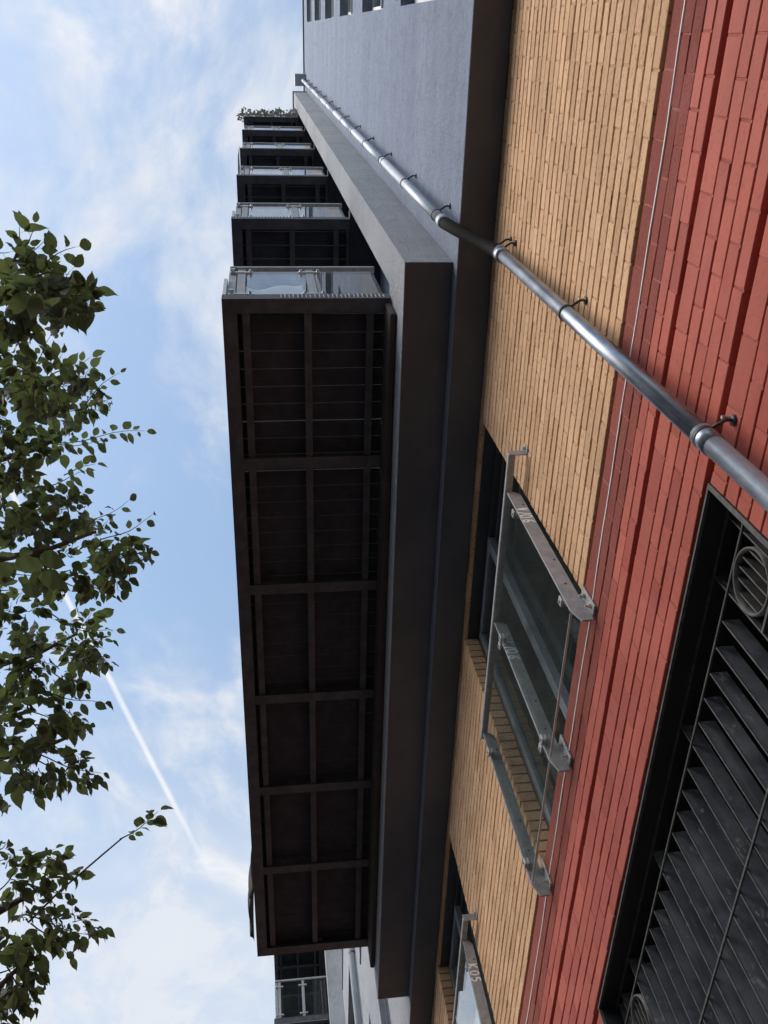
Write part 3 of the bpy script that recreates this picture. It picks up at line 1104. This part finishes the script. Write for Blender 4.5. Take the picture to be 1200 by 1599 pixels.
def ring(cx, cz, r0):
    bm = bmesh.new()
    sg = 40
    v = []
    for k in range(sg):
        a = 2 * math.pi * k / sg
        for rr, yy in ((r0, GY - .008), (r0 - .008, GY - .008), (r0 - .008, GY + .05), (r0, GY + .05)):
            v.append(bm.verts.new((cx + rr * math.cos(a), yy, cz + rr * math.sin(a))))
    for k in range(sg):
        for j in range(4):
            bm.faces.new((v[4 * k + j], v[4 * ((k + 1) % sg) + j], v[4 * ((k + 1) % sg) + (j + 1) % 4], v[4 * k + (j + 1) % 4]))
    ro = part('ring', bm, M['iron_edge'], gr, True)
    for i in range(-2, 3):
        x_ = cx + i * .039
        hh = math.sqrt((r0 - .008) ** 2 - (i * .039) ** 2) - .002
        part('ring_louvre', BX(x_ - .003, x_ + .003, GY + .002, GY + .055, cz - hh, cz + hh), M['iron_edge'], ro)


for cx in (-1.4845, -3.6735):
    ring(cx, zh(2.2815), .1095)

# ------------------------------------------------------------------ balconies
def channel_x(bm, x0, x1, y_out, side, z0, h, fl, t=.009):
    """C section along x, web at y_out, flanges towards +side"""
    box(bm, x0, x1, y_out, y_out + side * t, z0, z0 + h)
    box(bm, x0 + .001, x1 - .001, y_out + side * (t + .0005), y_out + side * fl, z0 + .0005, z0 + t)
    box(bm, x0 + .001, x1 - .001, y_out + side * (t + .0005), y_out + side * fl, z0 + h - t, z0 + h - .0005)


def channel_y(bm, y0, y1, x_out, side, z0, h, fl, t=.009):
    box(bm, x_out, x_out + side * t, y0, y1, z0, z0 + h)
    box(bm, x_out + side * (t + .0005), x_out + side * fl, y0 + .001, y1 - .001, z0 + .0005, z0 + t)
    box(bm, x_out + side * (t + .0005), x_out + side * fl, y0 + .001, y1 - .001, z0 + h - t, z0 + h - .0005)


def make_balcony(zb, label):
    x0, x1, y0, y1 = XB0, XB1, YB0, Y2 - .012
    root = thing('balcony', label, 'balcony', ((x0 + x1) / 2, Y2, zb), 'steel balconies with glass railings')
    h = .125
    b = bmesh.new(); channel_x(b, x0, x1, y0, 1, zb, h, .10); part('edge_channel', b, M['brown_steel'], root)
    b = bmesh.new(); channel_y(b, y0 + .0005 + .01, y1, x1, -1, zb - .001, h, .10); part('edge_channel', b, M['brown_steel'], root)
    b = bmesh.new(); channel_y(b, y0 + .0005 + .01, y1, x0, 1, zb - .001, h, .11); part('edge_channel', b, M['brown_steel'], root)
    # pale lip of the web seen from below
    part('lip', BX(x1 + .0005, x1 + .004, y0, y1, zb - .0015, zb + .004), M['grey_steel'], root)
    part('ledger', BX(x0 + .05, x1 - .03, y1 - .035, y1 + .009, zb - .29, zb - .004, bev=.01), M['core'], root)
    part('back_angle', BX(x0 + .1, x1 - .1, y1 - .03, y1 - .004, zb - .003, zb + .06), M['brown_steel'], root)
    for x in (-2.85, -3.95, -5.055, -6.095, -7.11):
        b = bmesh.new()
        box(b, x - .045, x + .045, y0 + .102, y1 - .037, zb + .002, zb + .012)
        box(b, x - .006, x + .006, y0 + .102, y1 - .037, zb + .0125, zb + .112)
        part('cross_beam', b, M['brown_steel'], root)
    for y in (-.12, .305, .74):
        b = bmesh.new()
        box(b, x0 + .112, x1 - .102, y - .026, y + .026, zb + .020, zb + .030)
        box(b, x0 + .112, x1 - .102, y - .004, y + .004, zb + .0305, zb + .114)
        part('joist', b, M['brown_steel'], root)
    # deck boards, with open joints
    me = None
    x = x1 - .012
    n = 0
    while x - .128 > x0:
        wv_ = .1275
        if me is None:
            bm = bmesh.new()
            prof = []
            ribs = 9
            for i in range(ribs * 2 + 1):
                prof.append((-wv_ / 2 + wv_ * i / (ribs * 2), .0 if i % 2 else .003))
            lo = [(bm.verts.new((px, y0 + .012, pz)), bm.verts.new((px, y1 - .001, pz))) for px, pz in prof]
            hi = [(bm.verts.new((px, y0 + .012, .024)), bm.verts.new((px, y1 - .001, .024))) for px in (-wv_ / 2, wv_ / 2)]
            for a_, b_ in zip(lo, lo[1:]):
                bm.faces.new((a_[0], a_[1], b_[1], b_[0]))
            bm.faces.new((hi[0][0], hi[1][0], hi[1][1], hi[0][1]))
            bm.faces.new((lo[0][0], hi[0][0], hi[0][1], lo[0][1]))
            bm.faces.new((lo[-1][0], lo[-1][1], hi[1][1], hi[1][0]))
            bmesh.ops.recalc_face_normals(bm, faces=bm.faces)
            me = bpy.data.meshes.new('deck_board')
            bm.to_mesh(me)
            bm.free()
            me.materials.append(M['deck'])
        o_ = bpy.data.objects.new('deck_board', me)
        COL.objects.link(o_)
        o_.parent = root
        o_.location = Vector((x - wv_ / 2, 0, zb + .126 + rnd.uniform(0, .0015))) - root.location
        gap = .0058 if n not in (9, 6) else .011
        x -= wv_ + gap
        n += 1
    # railing
    zt0, zt1 = zb + .126, zb + 1.0
    fx = [x1 - .045 - i * (x1 - x0 - .09) / 6 for i in range(7)]
    for x in fx:
        p = part('post', BX(x - .006, x + .006, y0 + .03, y0 + .085, zt0 - .08, zt1), M['grey_steel'], root)
        for z in (zt0 + .12, zt1 - .12):
            part('clamp', BX(x - .05, x + .05, y0 + .045, y0 + .075, z - .012, z + .012), M['stainless'], p)
    for a_, b_ in zip(fx, fx[1:]):
        part('glass_panel', BX(b_ + .02, a_ - .02, y0 + .055, y0 + .065, zt0 + .03, zt1 - .05), M['glass'], root)
    for xe, s in ((x1, -1), (x0, 1)):
        for y in (y0 + .125, .36):
            p = part('post', BX(xe + s * .028, xe + s * .040, y - .03, y + .03, zt0 - .02, zt1), M['grey_steel'], root)
            for z in (zt0 + .10, zt1 - .12):
                cb = bmesh.new()
                box(cb, xe + s * .018, xe + s * .058, y - .085, y + .085, z - .012, z + .012, bev=.003)
                for e in (-.065, .065):
                    tube(cb, [(xe + s * .018, y + e, z), (xe + s * .002, y + e, z)], .010, 8)
                part('clamp', cb, M['stainless'], p)
        for a_, b_ in ((y0 + .165, .325), (.395, Y2 - .03)):
            part('glass_panel', BX(xe + s * .030, xe + s * .040, a_, b_, zt0 + .03, zt1 - .04), M['glass'], root)
    hr = bmesh.new()
    box(hr, x0 + .01, x1 - .01, y0 + .035, y0 + .08, zt1 + .001, zt1 + .04, bev=.004)
    box(hr, x1 - .06, x1 - .012, y0 + .0805, Y2 - .004, zt1 + .0015, zt1 + .0395, bev=.004)
    box(hr, x0 + .012, x0 + .06, y0 + .0805, Y2 - .004, zt1 + .0015, zt1 + .0395, bev=.004)
    part('handrail', hr, M['grey_steel'], root)
    return root


LV = ['lowest balcony of the near stack, its whole underside of beams showing',
      'second balcony from the bottom of the near stack',
      'third balcony from the bottom of the near stack',
      'fourth balcony from the bottom, with a white panel at its corner',
      'second balcony from the top of the near stack',
      'topmost balcony of the near stack, fringed with plants']
bal0 = make_balcony(zh(ZB), LV[0])
bals = [bal0]
for i in range(1, 6):
    c = copy_tree(bal0)
    c.location = bal0.location + Vector((0, 0, STEP * i))
    for ch in list(c.children):
        if ch.name.startswith('ledger'):
            bpy.data.objects.remove(ch)
    c['label'] = LV[i]
    bals.append(c)
for i, lb in ((2, 'far balcony whose top rail just shows at the bottom edge'), (3, 'far balcony underside seen beyond the end of the lowest balcony')):
    c = copy_tree(bal0)
    c.location = bal0.location + Vector((-16.95, 0, STEP * i))
    for ch in list(c.children):
        if ch.name.startswith('ledger'):
            bpy.data.objects.remove(ch)
    c['label'] = lb

# short pale pins along the end channel of the two lowest balconies
for bi, (ya, yb) in ((0, (.12, .86)), (1, (-.24, .32))):
    bm = bmesh.new()
    zb = zh(ZB + STEP * bi)
    y = ya
    r = random.Random(4 + bi)
    while y < yb:
        box(bm, XB1 + .006, XB1 + .010, y, y + .005, zb + .004, zb + .07 + r.uniform(0, .03))
        y += .030 + r.uniform(-.003, .003)
    o_ = part('pin_row', bm, M['blind'], bals[bi])
    o_['kind'] = 'stuff'


def sheet(bm, f, nu, nv, th):
    """f(u, v) -> (point, normal); a sheet with thickness"""
    A = [[bm.verts.new(f(i / nu, j / nv)[0]) for j in range(nv + 1)] for i in range(nu + 1)]
    B = [[bm.verts.new(Vector(f(i / nu, j / nv)[0]) + Vector(f(i / nu, j / nv)[1]) * th) for j in range(nv + 1)] for i in range(nu + 1)]
    for i in range(nu):
        for j in range(nv):
            bm.faces.new((A[i][j], A[i + 1][j], A[i + 1][j + 1], A[i][j + 1]))
            bm.faces.new((B[i][j], B[i][j + 1], B[i + 1][j + 1], B[i + 1][j]))
    for i in range(nu):
        bm.faces.new((A[i][0], B[i][0], B[i + 1][0], A[i + 1][0]))
        bm.faces.new((A[i][nv], A[i + 1][nv], B[i + 1][nv], B[i][nv]))
    for j in range(nv):
        bm.faces.new((A[0][j], A[0][j + 1], B[0][j + 1], B[0][j]))
        bm.faces.new((A[nu][j], B[nu][j], B[nu][j + 1], A[nu][j + 1]))
    return bm


# beige cloth tied behind the end glass of the lowest balcony
def fcloth(u, v):
    top = zh(ZB) + .66 - .10 * math.sin(math.pi * min(1, u * 1.35)) + .05 * u
    z = zh(ZB) + .155 + (top - zh(ZB) - .155) * v
    return (XB1 - .075 - .012 * math.sin(u * 9) * v, -.13 + .43 * u, z), (-1, 0, 0)


tag(obj('cloth', sheet(bmesh.new(), fcloth, 24, 8, .004), M['beige'], None, None, True),
    'beige cloth hung behind the end glass of the lowest balcony', 'cloth')

# dark cloth draped over the outer rail of the lowest balcony
def fdark(u, v):
    x = -7.70 - .56 * u
    z = zh(ZB) + .98 - (.55 + .35 * u + .06 * math.sin(u * 11)) * v
    return (x, YB0 - .012 - .06 * math.sin(v * 2.2) * (.35 + .65 * math.sin(u * 2.8)) - .012 * math.sin(u * 21 + v * 3), z), (0, -1, 0)


tag(obj('dark_cloth', sheet(bmesh.new(), fdark, 26, 10, .005), M['dark_cloth'], None, None, True),
    'dark cloth hanging outside the far end of the lowest balcony', 'cloth')

def corner_panel(zb, h, label):
    bm = bmesh.new()
    poly = [(0, 0), (.26, 0), (.26, h * .86), (.2, h), (.03, h), (0, h * .9)]
    a = [bm.verts.new((XB1 - .012 - p, YB0 + .001, zb + .13 + q)) for p, q in poly]
    b = [bm.verts.new((XB1 - .012 - p, YB0 + .024, zb + .13 + q)) for p, q in poly]
    bm.faces.new(a)
    bm.faces.new(b[::-1])
    for i in range(6):
        bm.faces.new((a[i], b[i], b[(i + 1) % 6], a[(i + 1) % 6]))
    tag(obj('corner_panel', bm, M['blind']), label, 'panel')


corner_panel(zh(ZB), .56, 'pale grey panel standing at the outer corner of the lowest balcony')
corner_panel(zh(ZB + STEP), .45, 'pale panel standing at the outer corner of the second balcony')


def fpanel(u, v):
    return (XB1 - .05 - 1.9 * u, YB0 - .02 - .01 * math.sin(u * 14), zh(ZB + 3 * STEP) - .35 + 1.35 * v), (0, -1, 0)


tag(obj('privacy_sheet', sheet(bmesh.new(), fpanel, 20, 6, .006), M['white'], None, None, True),
    'white sheet hung outside the fourth balcony corner', 'sheet')

# ------------------------------------------------------------------ leaves and plants
def leaf_geo(L, Wd, curl, fold, tip=0.18):
    """leaf along +x, normal +z; 2 x 5 quads with a midrib fold and a drawn-out tip"""
    prof = [(0, .04), (.06, .42), (.13, .60), (.20, .84), (.30, .90), (.40, 1.0), (.50, .94), (.60, .90), (.70, .70), (.79, .52), (.86, .28), (.93, .12), (1.0, .0)]
    v, f = [], []
    for t, wd in prof:
        z = -curl * t * t * L + .02 * L * math.sin(t * 17)
        hw = wd * Wd / 2
        v += [(t * L, -hw, z + fold * hw), (t * L, 0, z), (t * L, hw, z + fold * hw)]
    for i in range(len(prof) - 1):
        a = 3 * i
        f += [(a, a + 1, a + 4, a + 3), (a + 1, a + 2, a + 5, a + 4)]
    # leaf stalk
    s = len(v)
    v += [(-.25 * L, -.006 * L, .02 * L), (-.25 * L, .006 * L, .02 * L), (.02 * L, .008 * L, .001), (.02 * L, -.008 * L, .001)]
    f.append((s, s + 1, s + 2, s + 3))
    return v, f


# hedge on the top balcony
hg = thing('balcony_hedge', 'row of pale leafy plants along the end rail of the topmost balcony', 'plants', (XB1 - .04, .3, zh(ZB + 5 * STEP) + .13))
r = random.Random(21)
vv, ff = [], []
for k in range(420):
    y = r.uniform(YB0 - .12, Y2 - .02)
    p = Vector((XB1 + r.uniform(-.16, .10), y, zh(ZB + 5 * STEP) + r.uniform(.30, .86) + .10 * math.sin(y * 17)))
    g, gf = leaf_geo(r.uniform(.05, .09), r.uniform(.03, .05), .3, .2)
    rot_ = Matrix.Rotation(r.uniform(0, 6.28), 4, 'Z') @ Matrix.Rotation(r.uniform(-1.2, 1.2), 4, 'Y') @ Matrix.Rotation(r.uniform(-1, 1), 4, 'X')
    o0 = len(vv)
    vv += [tuple(p + (rot_ @ Vector(q))) for q in g]
    ff += [tuple(i + o0 for i in q) for q in gf]
me = bpy.data.meshes.new('foliage')
me.from_pydata(vv, [], ff)
o_ = finish('foliage', me, M['pale_leaf'], hg, -hg.location)
o_['kind'] = 'stuff'
bm = bmesh.new()
box(bm, XB1 - .20, XB1 - .06, YB0 + .12, Y2 - .06, zh(ZB + 5 * STEP) + .151, zh(ZB + 5 * STEP) + .36, bev=.01)
part('trough', bm, M['brown_steel'], hg)
bm = bmesh.new()
for k in range(16):
    y = YB0 + .15 + k * .062
    z = zh(ZB + 5 * STEP)
    tube(bm, [(XB1 - .13, y, z + .3), (XB1 - .09 + r.uniform(-.04, .06), y + r.uniform(-.05, .05), z + .95)], [.006, .002], 5)
part('stems', bm, M['bark'], hg)

# ------------------------------------------------------------------ the street tree
tree = thing('street_tree', 'leafy street tree whose branches hang into the sky side of the picture', 'tree', (-3.0, -3.5, 0))
tr = random.Random(77)
bm = bmesh.new()
base = Vector((-3.0, -3.5, 0))
tube(bm, [base, base + Vector((.03, .02, .5)), base + Vector((.02, .06, 2.0)), base + Vector((.1, .15, 3.6)), base + Vector((.05, .3, 5.2)), base + Vector((.15, .35, 7.5)), base + Vector((.1, .2, 9.4))],
     [.20, .15, .13, .115, .09, .06, .02], 14)
part('trunk', bm, M['bark'], tree, True)
LEAVES = []          # (matrix, size)


def add_leaf(p, d, nrm, L):
    x_ = d.normalized()
    z_ = (nrm - x_ * nrm.dot(x_))
    if z_.length < 1e-3:
        z_ = Vector((0, 0, 1)) - x_ * x_.z
    z_.normalize()
    y_ = z_.cross(x_)
    m_ = Matrix(((x_.x, y_.x, z_.x, p.x), (x_.y, y_.y, z_.y, p.y), (x_.z, y_.z, z_.z, p.z), (0, 0, 0, 1)))
    LEAVES.append((m_, L))


def twig(a, b, n, L, rad=.004, bare=.15, sag=.03, spread=1.0):
    """a twig from a to b with n alternate leaves"""
    a, b = Vector(a), Vector(b)
    d = (b - a)
    ln_ = d.length
    side = d.cross(Vector((0, 0, 1))).normalized()
    pts, ph = [], tr.uniform(0, 6)
    for i in range(7):
        t = i / 6
        pts.append(a + d * t + Vector((0, 0, -sag * math.sin(t * 2.4) * ln_)) + side * (.035 * ln_ * math.sin(t * 6 + ph)))
    bm_ = tube(bmesh.new(), pts, [rad * (1 - .75 * i / 6) for i in range(7)], 6)
    part('twig', bm_, M['bark'], tree, True)
    for k in range(n):
        t = bare + (1 - bare) * (k + .5) / n if k < n - 1 else 1.0
        f_ = t * 6
        i = min(5, int(f_))
        p = pts[i].lerp(pts[i + 1], f_ - i)
        dd = (pts[i + 1] - pts[i]).normalized()
        s = 1 if k % 2 else -1
        out = dd * tr.uniform(.35, .9) + side * s * tr.uniform(.5, 1.1) * spread + Vector((0, 0, tr.uniform(-.55, .15)))
        if k == n - 1:
            out = dd + Vector((0, 0, -.25))
        nr = Vector((tr.gauss(0, .42), tr.gauss(0, .42), 1))
        ll = L * tr.uniform(.55, 1.2)
        out.normalize()
        add_leaf(p + out * ll * .25, out, nr, ll)
    return pts


# boughs reaching from the trunk out over the pavement, each with side branches
def bough(pts, r0, r1):
    bm_ = tube(bmesh.new(), pts, [r0 + (r1 - r0) * i / (len(pts) - 1) for i in range(len(pts))], 8)
    part('bough', bm_, M['bark'], tree, True)


trunk_top = base + Vector((.08, .2, 3.9))
boughs = [
    [trunk_top, at(-210, 640, 4.5), at(-70, 590, 4.4), at(30, 520, 4.3), at(70, 470, 4.2)],
    [trunk_top, at(-200, 760, 5.6), at(-40, 730, 5.7), at(60, 700, 5.8), at(120, 665, 6.0)],
    [base + Vector((.05, .3, 5.0)), at(-190, 900, 5.2), at(-40, 880, 5.1), at(70, 860, 5.1), at(150, 830, 5.2)],
    [base + Vector((.05, .3, 5.0)), at(-180, 1060, 6.0), at(-40, 1050, 6.0), at(60, 1020, 6.0), at(120, 990, 6.1)],
    [base + Vector((.05, .3, 4.6)), at(-160, 1210, 5.4), at(-30, 1190, 5.4), at(60, 1170, 5.5), at(110, 1150, 5.6)],
    [base + Vector((.04, .28, 4.2)), at(-150, 1480, 5.6), at(-30, 1440, 5.5), at(40, 1400, 5.4), at(85, 1375, 5.4)],
    [base + Vector((.03, .2, 3.2)), at(-120, 1640, 5.2), at(-20, 1560, 5.2), at(40, 1500, 5.3)],
]
for b in boughs:
    bough(b, .035, .008)
# visible outer twigs: (u0, v0, u1, v1, distance, leaves, leaf length)
TW = [
    (20, 420, 34, 350, 4.1, 5, .085), (22, 415, 55, 352, 4.1, 4, .085), (30, 425, 66, 375, 4.1, 5, .095), (40, 425, 118, 385, 4.1, 6, .09),
    (50, 430, 105, 425, 4.0, 5, .095), (60, 440, 135, 470, 4.0, 6, .09), (55, 445, 95, 480, 4.0, 5, .10), (30, 440, 60, 480, 4.1, 5, .10),
    (100, 462, 142, 458, 4.0, 4, .08), (0, 430, 30, 470, 4.2, 5, .09), (-20, 400, 16, 392, 4.1, 3, .09), (-10, 480, 18, 505, 4.2, 3, .085),
    (40, 590, 82, 525, 4.7, 6, .07), (82, 525, 96, 510, 4.7, 4, .06), (60, 600, 140, 556, 4.6, 6, .10), (60, 610, 130, 600, 4.6, 6, .10), (50, 600, 60, 660, 4.3, 6, .12),
    (120, 640, 185, 580, 5.6, 8, .08), (90, 640, 155, 640, 5.6, 7, .08), (60, 640, 110, 660, 5.4, 6, .09), (-10, 570, 40, 560, 5.0, 6, .08),
    (80, 690, 226, 672, 6.3, 15, .085), (75, 695, 160, 690, 6.3, 9, .08), (100, 740, 150, 722, 5.9, 6, .08), (70, 760, 135, 735, 5.8, 6, .085),
    (90, 790, 130, 780, 5.2, 6, .10), (110, 830, 200, 782, 5.6, 7, .07), (160, 845, 240, 806, 5.6, 7, .075), (150, 855, 232, 858, 5.5, 9, .075),
    (150, 870, 215, 880, 5.4, 8, .08), (140, 890, 195, 905, 5.4, 8, .085), (120, 900, 165, 925, 5.4, 7, .085), (90, 900, 150, 935, 5.3, 4, .07),
    (80, 960, 172, 1000, 6.1, 10, .08), (100, 975, 178, 985, 6.1, 9, .08), (90, 1000, 168, 1035, 6.1, 9, .08), (80, 1050, 132, 1075, 6.0, 7, .08),
    (70, 1080, 160, 1098, 5.7, 7, .08), (60, 1090, 140, 1125, 5.7, 7, .08), (50, 1110, 120, 1140, 5.6, 7, .08),
    (60, 1180, 158, 1208, 5.5, 9, .075), (60, 1190, 135, 1225, 5.5, 7, .08), (40, 1200, 85, 1235, 5.3, 5, .09), (20, 1210, 55, 1240, 5.2, 4, .10), (-20, 1220, 5, 1255, 5.0, 4, .10),
    (188, 1312, 248, 1268, 5.4, 11, .088), (40, 1370, 85, 1325, 5.3, 7, .085), (50, 1375, 120, 1365, 5.3, 8, .09), (40, 1380, 110, 1395, 5.3, 7, .085), (-10, 1330, 16, 1315, 5.0, 4, .11),
    (0, 1390, 40, 1340, 5.2, 6, .085), (40, 1430, 155, 1460, 5.4, 11, .08), (50, 1440, 110, 1490, 5.4, 8, .085), (30, 1430, 100, 1425, 5.4, 8, .085),
    (20, 1500, 65, 1525, 5.3, 6, .09), (10, 1510, 50, 1570, 5.3, 8, .085), (0, 1520, 40, 1500, 5.3, 6, .085), (-20, 1540, 25, 1585, 5.3, 7, .085),
]
for (u0, v0, u1, v1, ds, n, L) in TW:
    twig(at(u0, v0, ds), at(u1, v1, ds + tr.uniform(-.25, .15)), n + 1, L * tr.uniform(.78, 1.02))
# the long bare shoot that carries the lone spray of leaves
bough([at(45, 1440, 5.5), at(95, 1390, 5.45), at(125, 1365, 5.4), at(160, 1335, 5.4), at(192, 1308, 5.4)], .006, .004)
# near big leaves, low over the camera
for (u0, v0, u1, v1, ds, n, L) in [(-60, 885, 50, 895, 3.2, 6, .10), (-60, 915, 25, 920, 3.1, 5, .105), (-40, 865, 50, 872, 3.4, 5, .095)]:
    twig(at(u0, v0, ds), at(u1, v1, ds), n, L, .004, .1)
bough([base + Vector((.05, .1, 3.0)), at(-260, 900, 3.4), at(-140, 890, 3.1), at(-55, 885, 2.9)], .02, .005)
# leafy clumps along the boughs: (u, v, half width, half height, distance)
CL = [(15, 470, 48, 42, 4.2), (68, 455, 55, 36, 4.1), (95, 470, 36, 24, 4.0), (5, 572, 45, 28, 5.0), (72, 590, 50, 42, 4.5), (122, 612, 42, 32, 5.5), (15, 655, 40, 30, 5.3),
      (30, 705, 48, 52, 5.5), (98, 690, 40, 20, 6.1), (10, 780, 60, 42, 5.3), (92, 795, 55, 30, 5.3), (165, 845, 50, 34, 5.5), (180, 880, 36, 26, 5.4), (118, 890, 55, 36, 5.4), (55, 855, 58, 38, 5.2),
      (25, 965, 60, 38, 5.8), (128, 1000, 42, 36, 6.0), (75, 1040, 60, 40, 6.0), (20, 1050, 50, 45, 5.8), (115, 1105, 34, 22, 5.7), (35, 1130, 58, 42, 5.6), (60, 1190, 55, 26, 5.4), (5, 1195, 35, 35, 5.3), (128, 1204, 24, 15, 5.5),
      (8, 1362, 28, 28, 5.2), (72, 1362, 46, 26, 5.3), (30, 1440, 56, 36, 5.4), (105, 1448, 42, 18, 5.4), (20, 1520, 38, 36, 5.3), (5, 1580, 26, 26, 5.3)]
for (u, v, ru, rv, ds) in CL:
    n_tw = max(4, int(ru * rv * 3.14 / 260 * 0.68))
    for k in range(n_tw):
        a_, q = tr.uniform(0, 6.283), tr.uniform(0, .72) ** .6
        uu, vv_ = u + ru * q * math.cos(a_), v + rv * q * math.sin(a_)
        dd = ds + tr.gauss(0, .22)
        e = tr.uniform(14, 26)
        ang = a_ + tr.gauss(0, .7) if q > .35 else tr.uniform(0, 6.28)
        twig(at(uu, vv_, dd), at(uu + math.cos(ang) * e + 4, vv_ + math.sin(ang) * e, dd + tr.uniform(-.12, .12)), tr.randint(6, 9), tr.uniform(.06, .092), .0028, .05, .03, .9)
# the crown goes on towards the trunk, beyond the picture
for k in range(110):
    u, v, ds = tr.uniform(-420, -70), tr.uniform(420, 1620), tr.uniform(4.2, 8.0)
    a = at(u, v, ds)
    ang = tr.uniform(-1.2, 1.2)
    d = Vector((math.sin(ang) * .8, math.cos(ang), tr.uniform(-.25, .35))).normalized()
    twig(a, a + d * tr.uniform(.14, .26), tr.randint(6, 9), tr.uniform(.07, .1), .003, .05)

variants = []
for k in range(5):
    g, gf = leaf_geo(1.0, .62 + .05 * k * (1 if k % 2 else -1) * .5, .08 + .16 * k, .10 + .16 * (k % 3))
    me = bpy.data.meshes.new('leaf')
    me.from_pydata(g, [], gf)
    me.materials.append(M['leaf'])
    for p in me.polygons:
        p.use_smooth = True
    variants.append((me, g, gf))


def leaf_px(m_, L):
    q = m_.translation - CAM
    cx, cy, cz = (Vector(RM[i]).dot(q) for i in range(3))
    if cz < .2:
        return 0
    u, v = FPX * cx / cz + 600, FPX * cy / cz + 800
    if not (-5 < u < 1205 and -5 < v < 1604):
        return 0
    return L / cz


order = sorted(range(len(LEAVES)), key=lambda i: -leaf_px(*LEAVES[i]))
top = set(order[:295])
vv, ff = [], []
toff = Matrix.Translation(-tree.location)
for i, (m_, L) in enumerate(LEAVES):
    me, g, gf = variants[i % 5]
    mm = toff @ m_ @ Matrix.Scale(L, 4)
    if i in top:
        o_ = bpy.data.objects.new('leaf', me)
        COL.objects.link(o_)
        o_.parent = tree
        o_.matrix_local = mm
    else:
        o0 = len(vv)
        vv += [tuple(mm @ Vector(q)) for q in g]
        ff += [tuple(j + o0 for j in q) for q in gf]
me = bpy.data.meshes.new('crown')
me.from_pydata(vv, [], ff)
o_ = finish('crown', me, M['leaf'], tree, None, True)
o_['kind'] = 'stuff'
print('leaves', len(LEAVES), 'objects', len(bpy.data.objects))
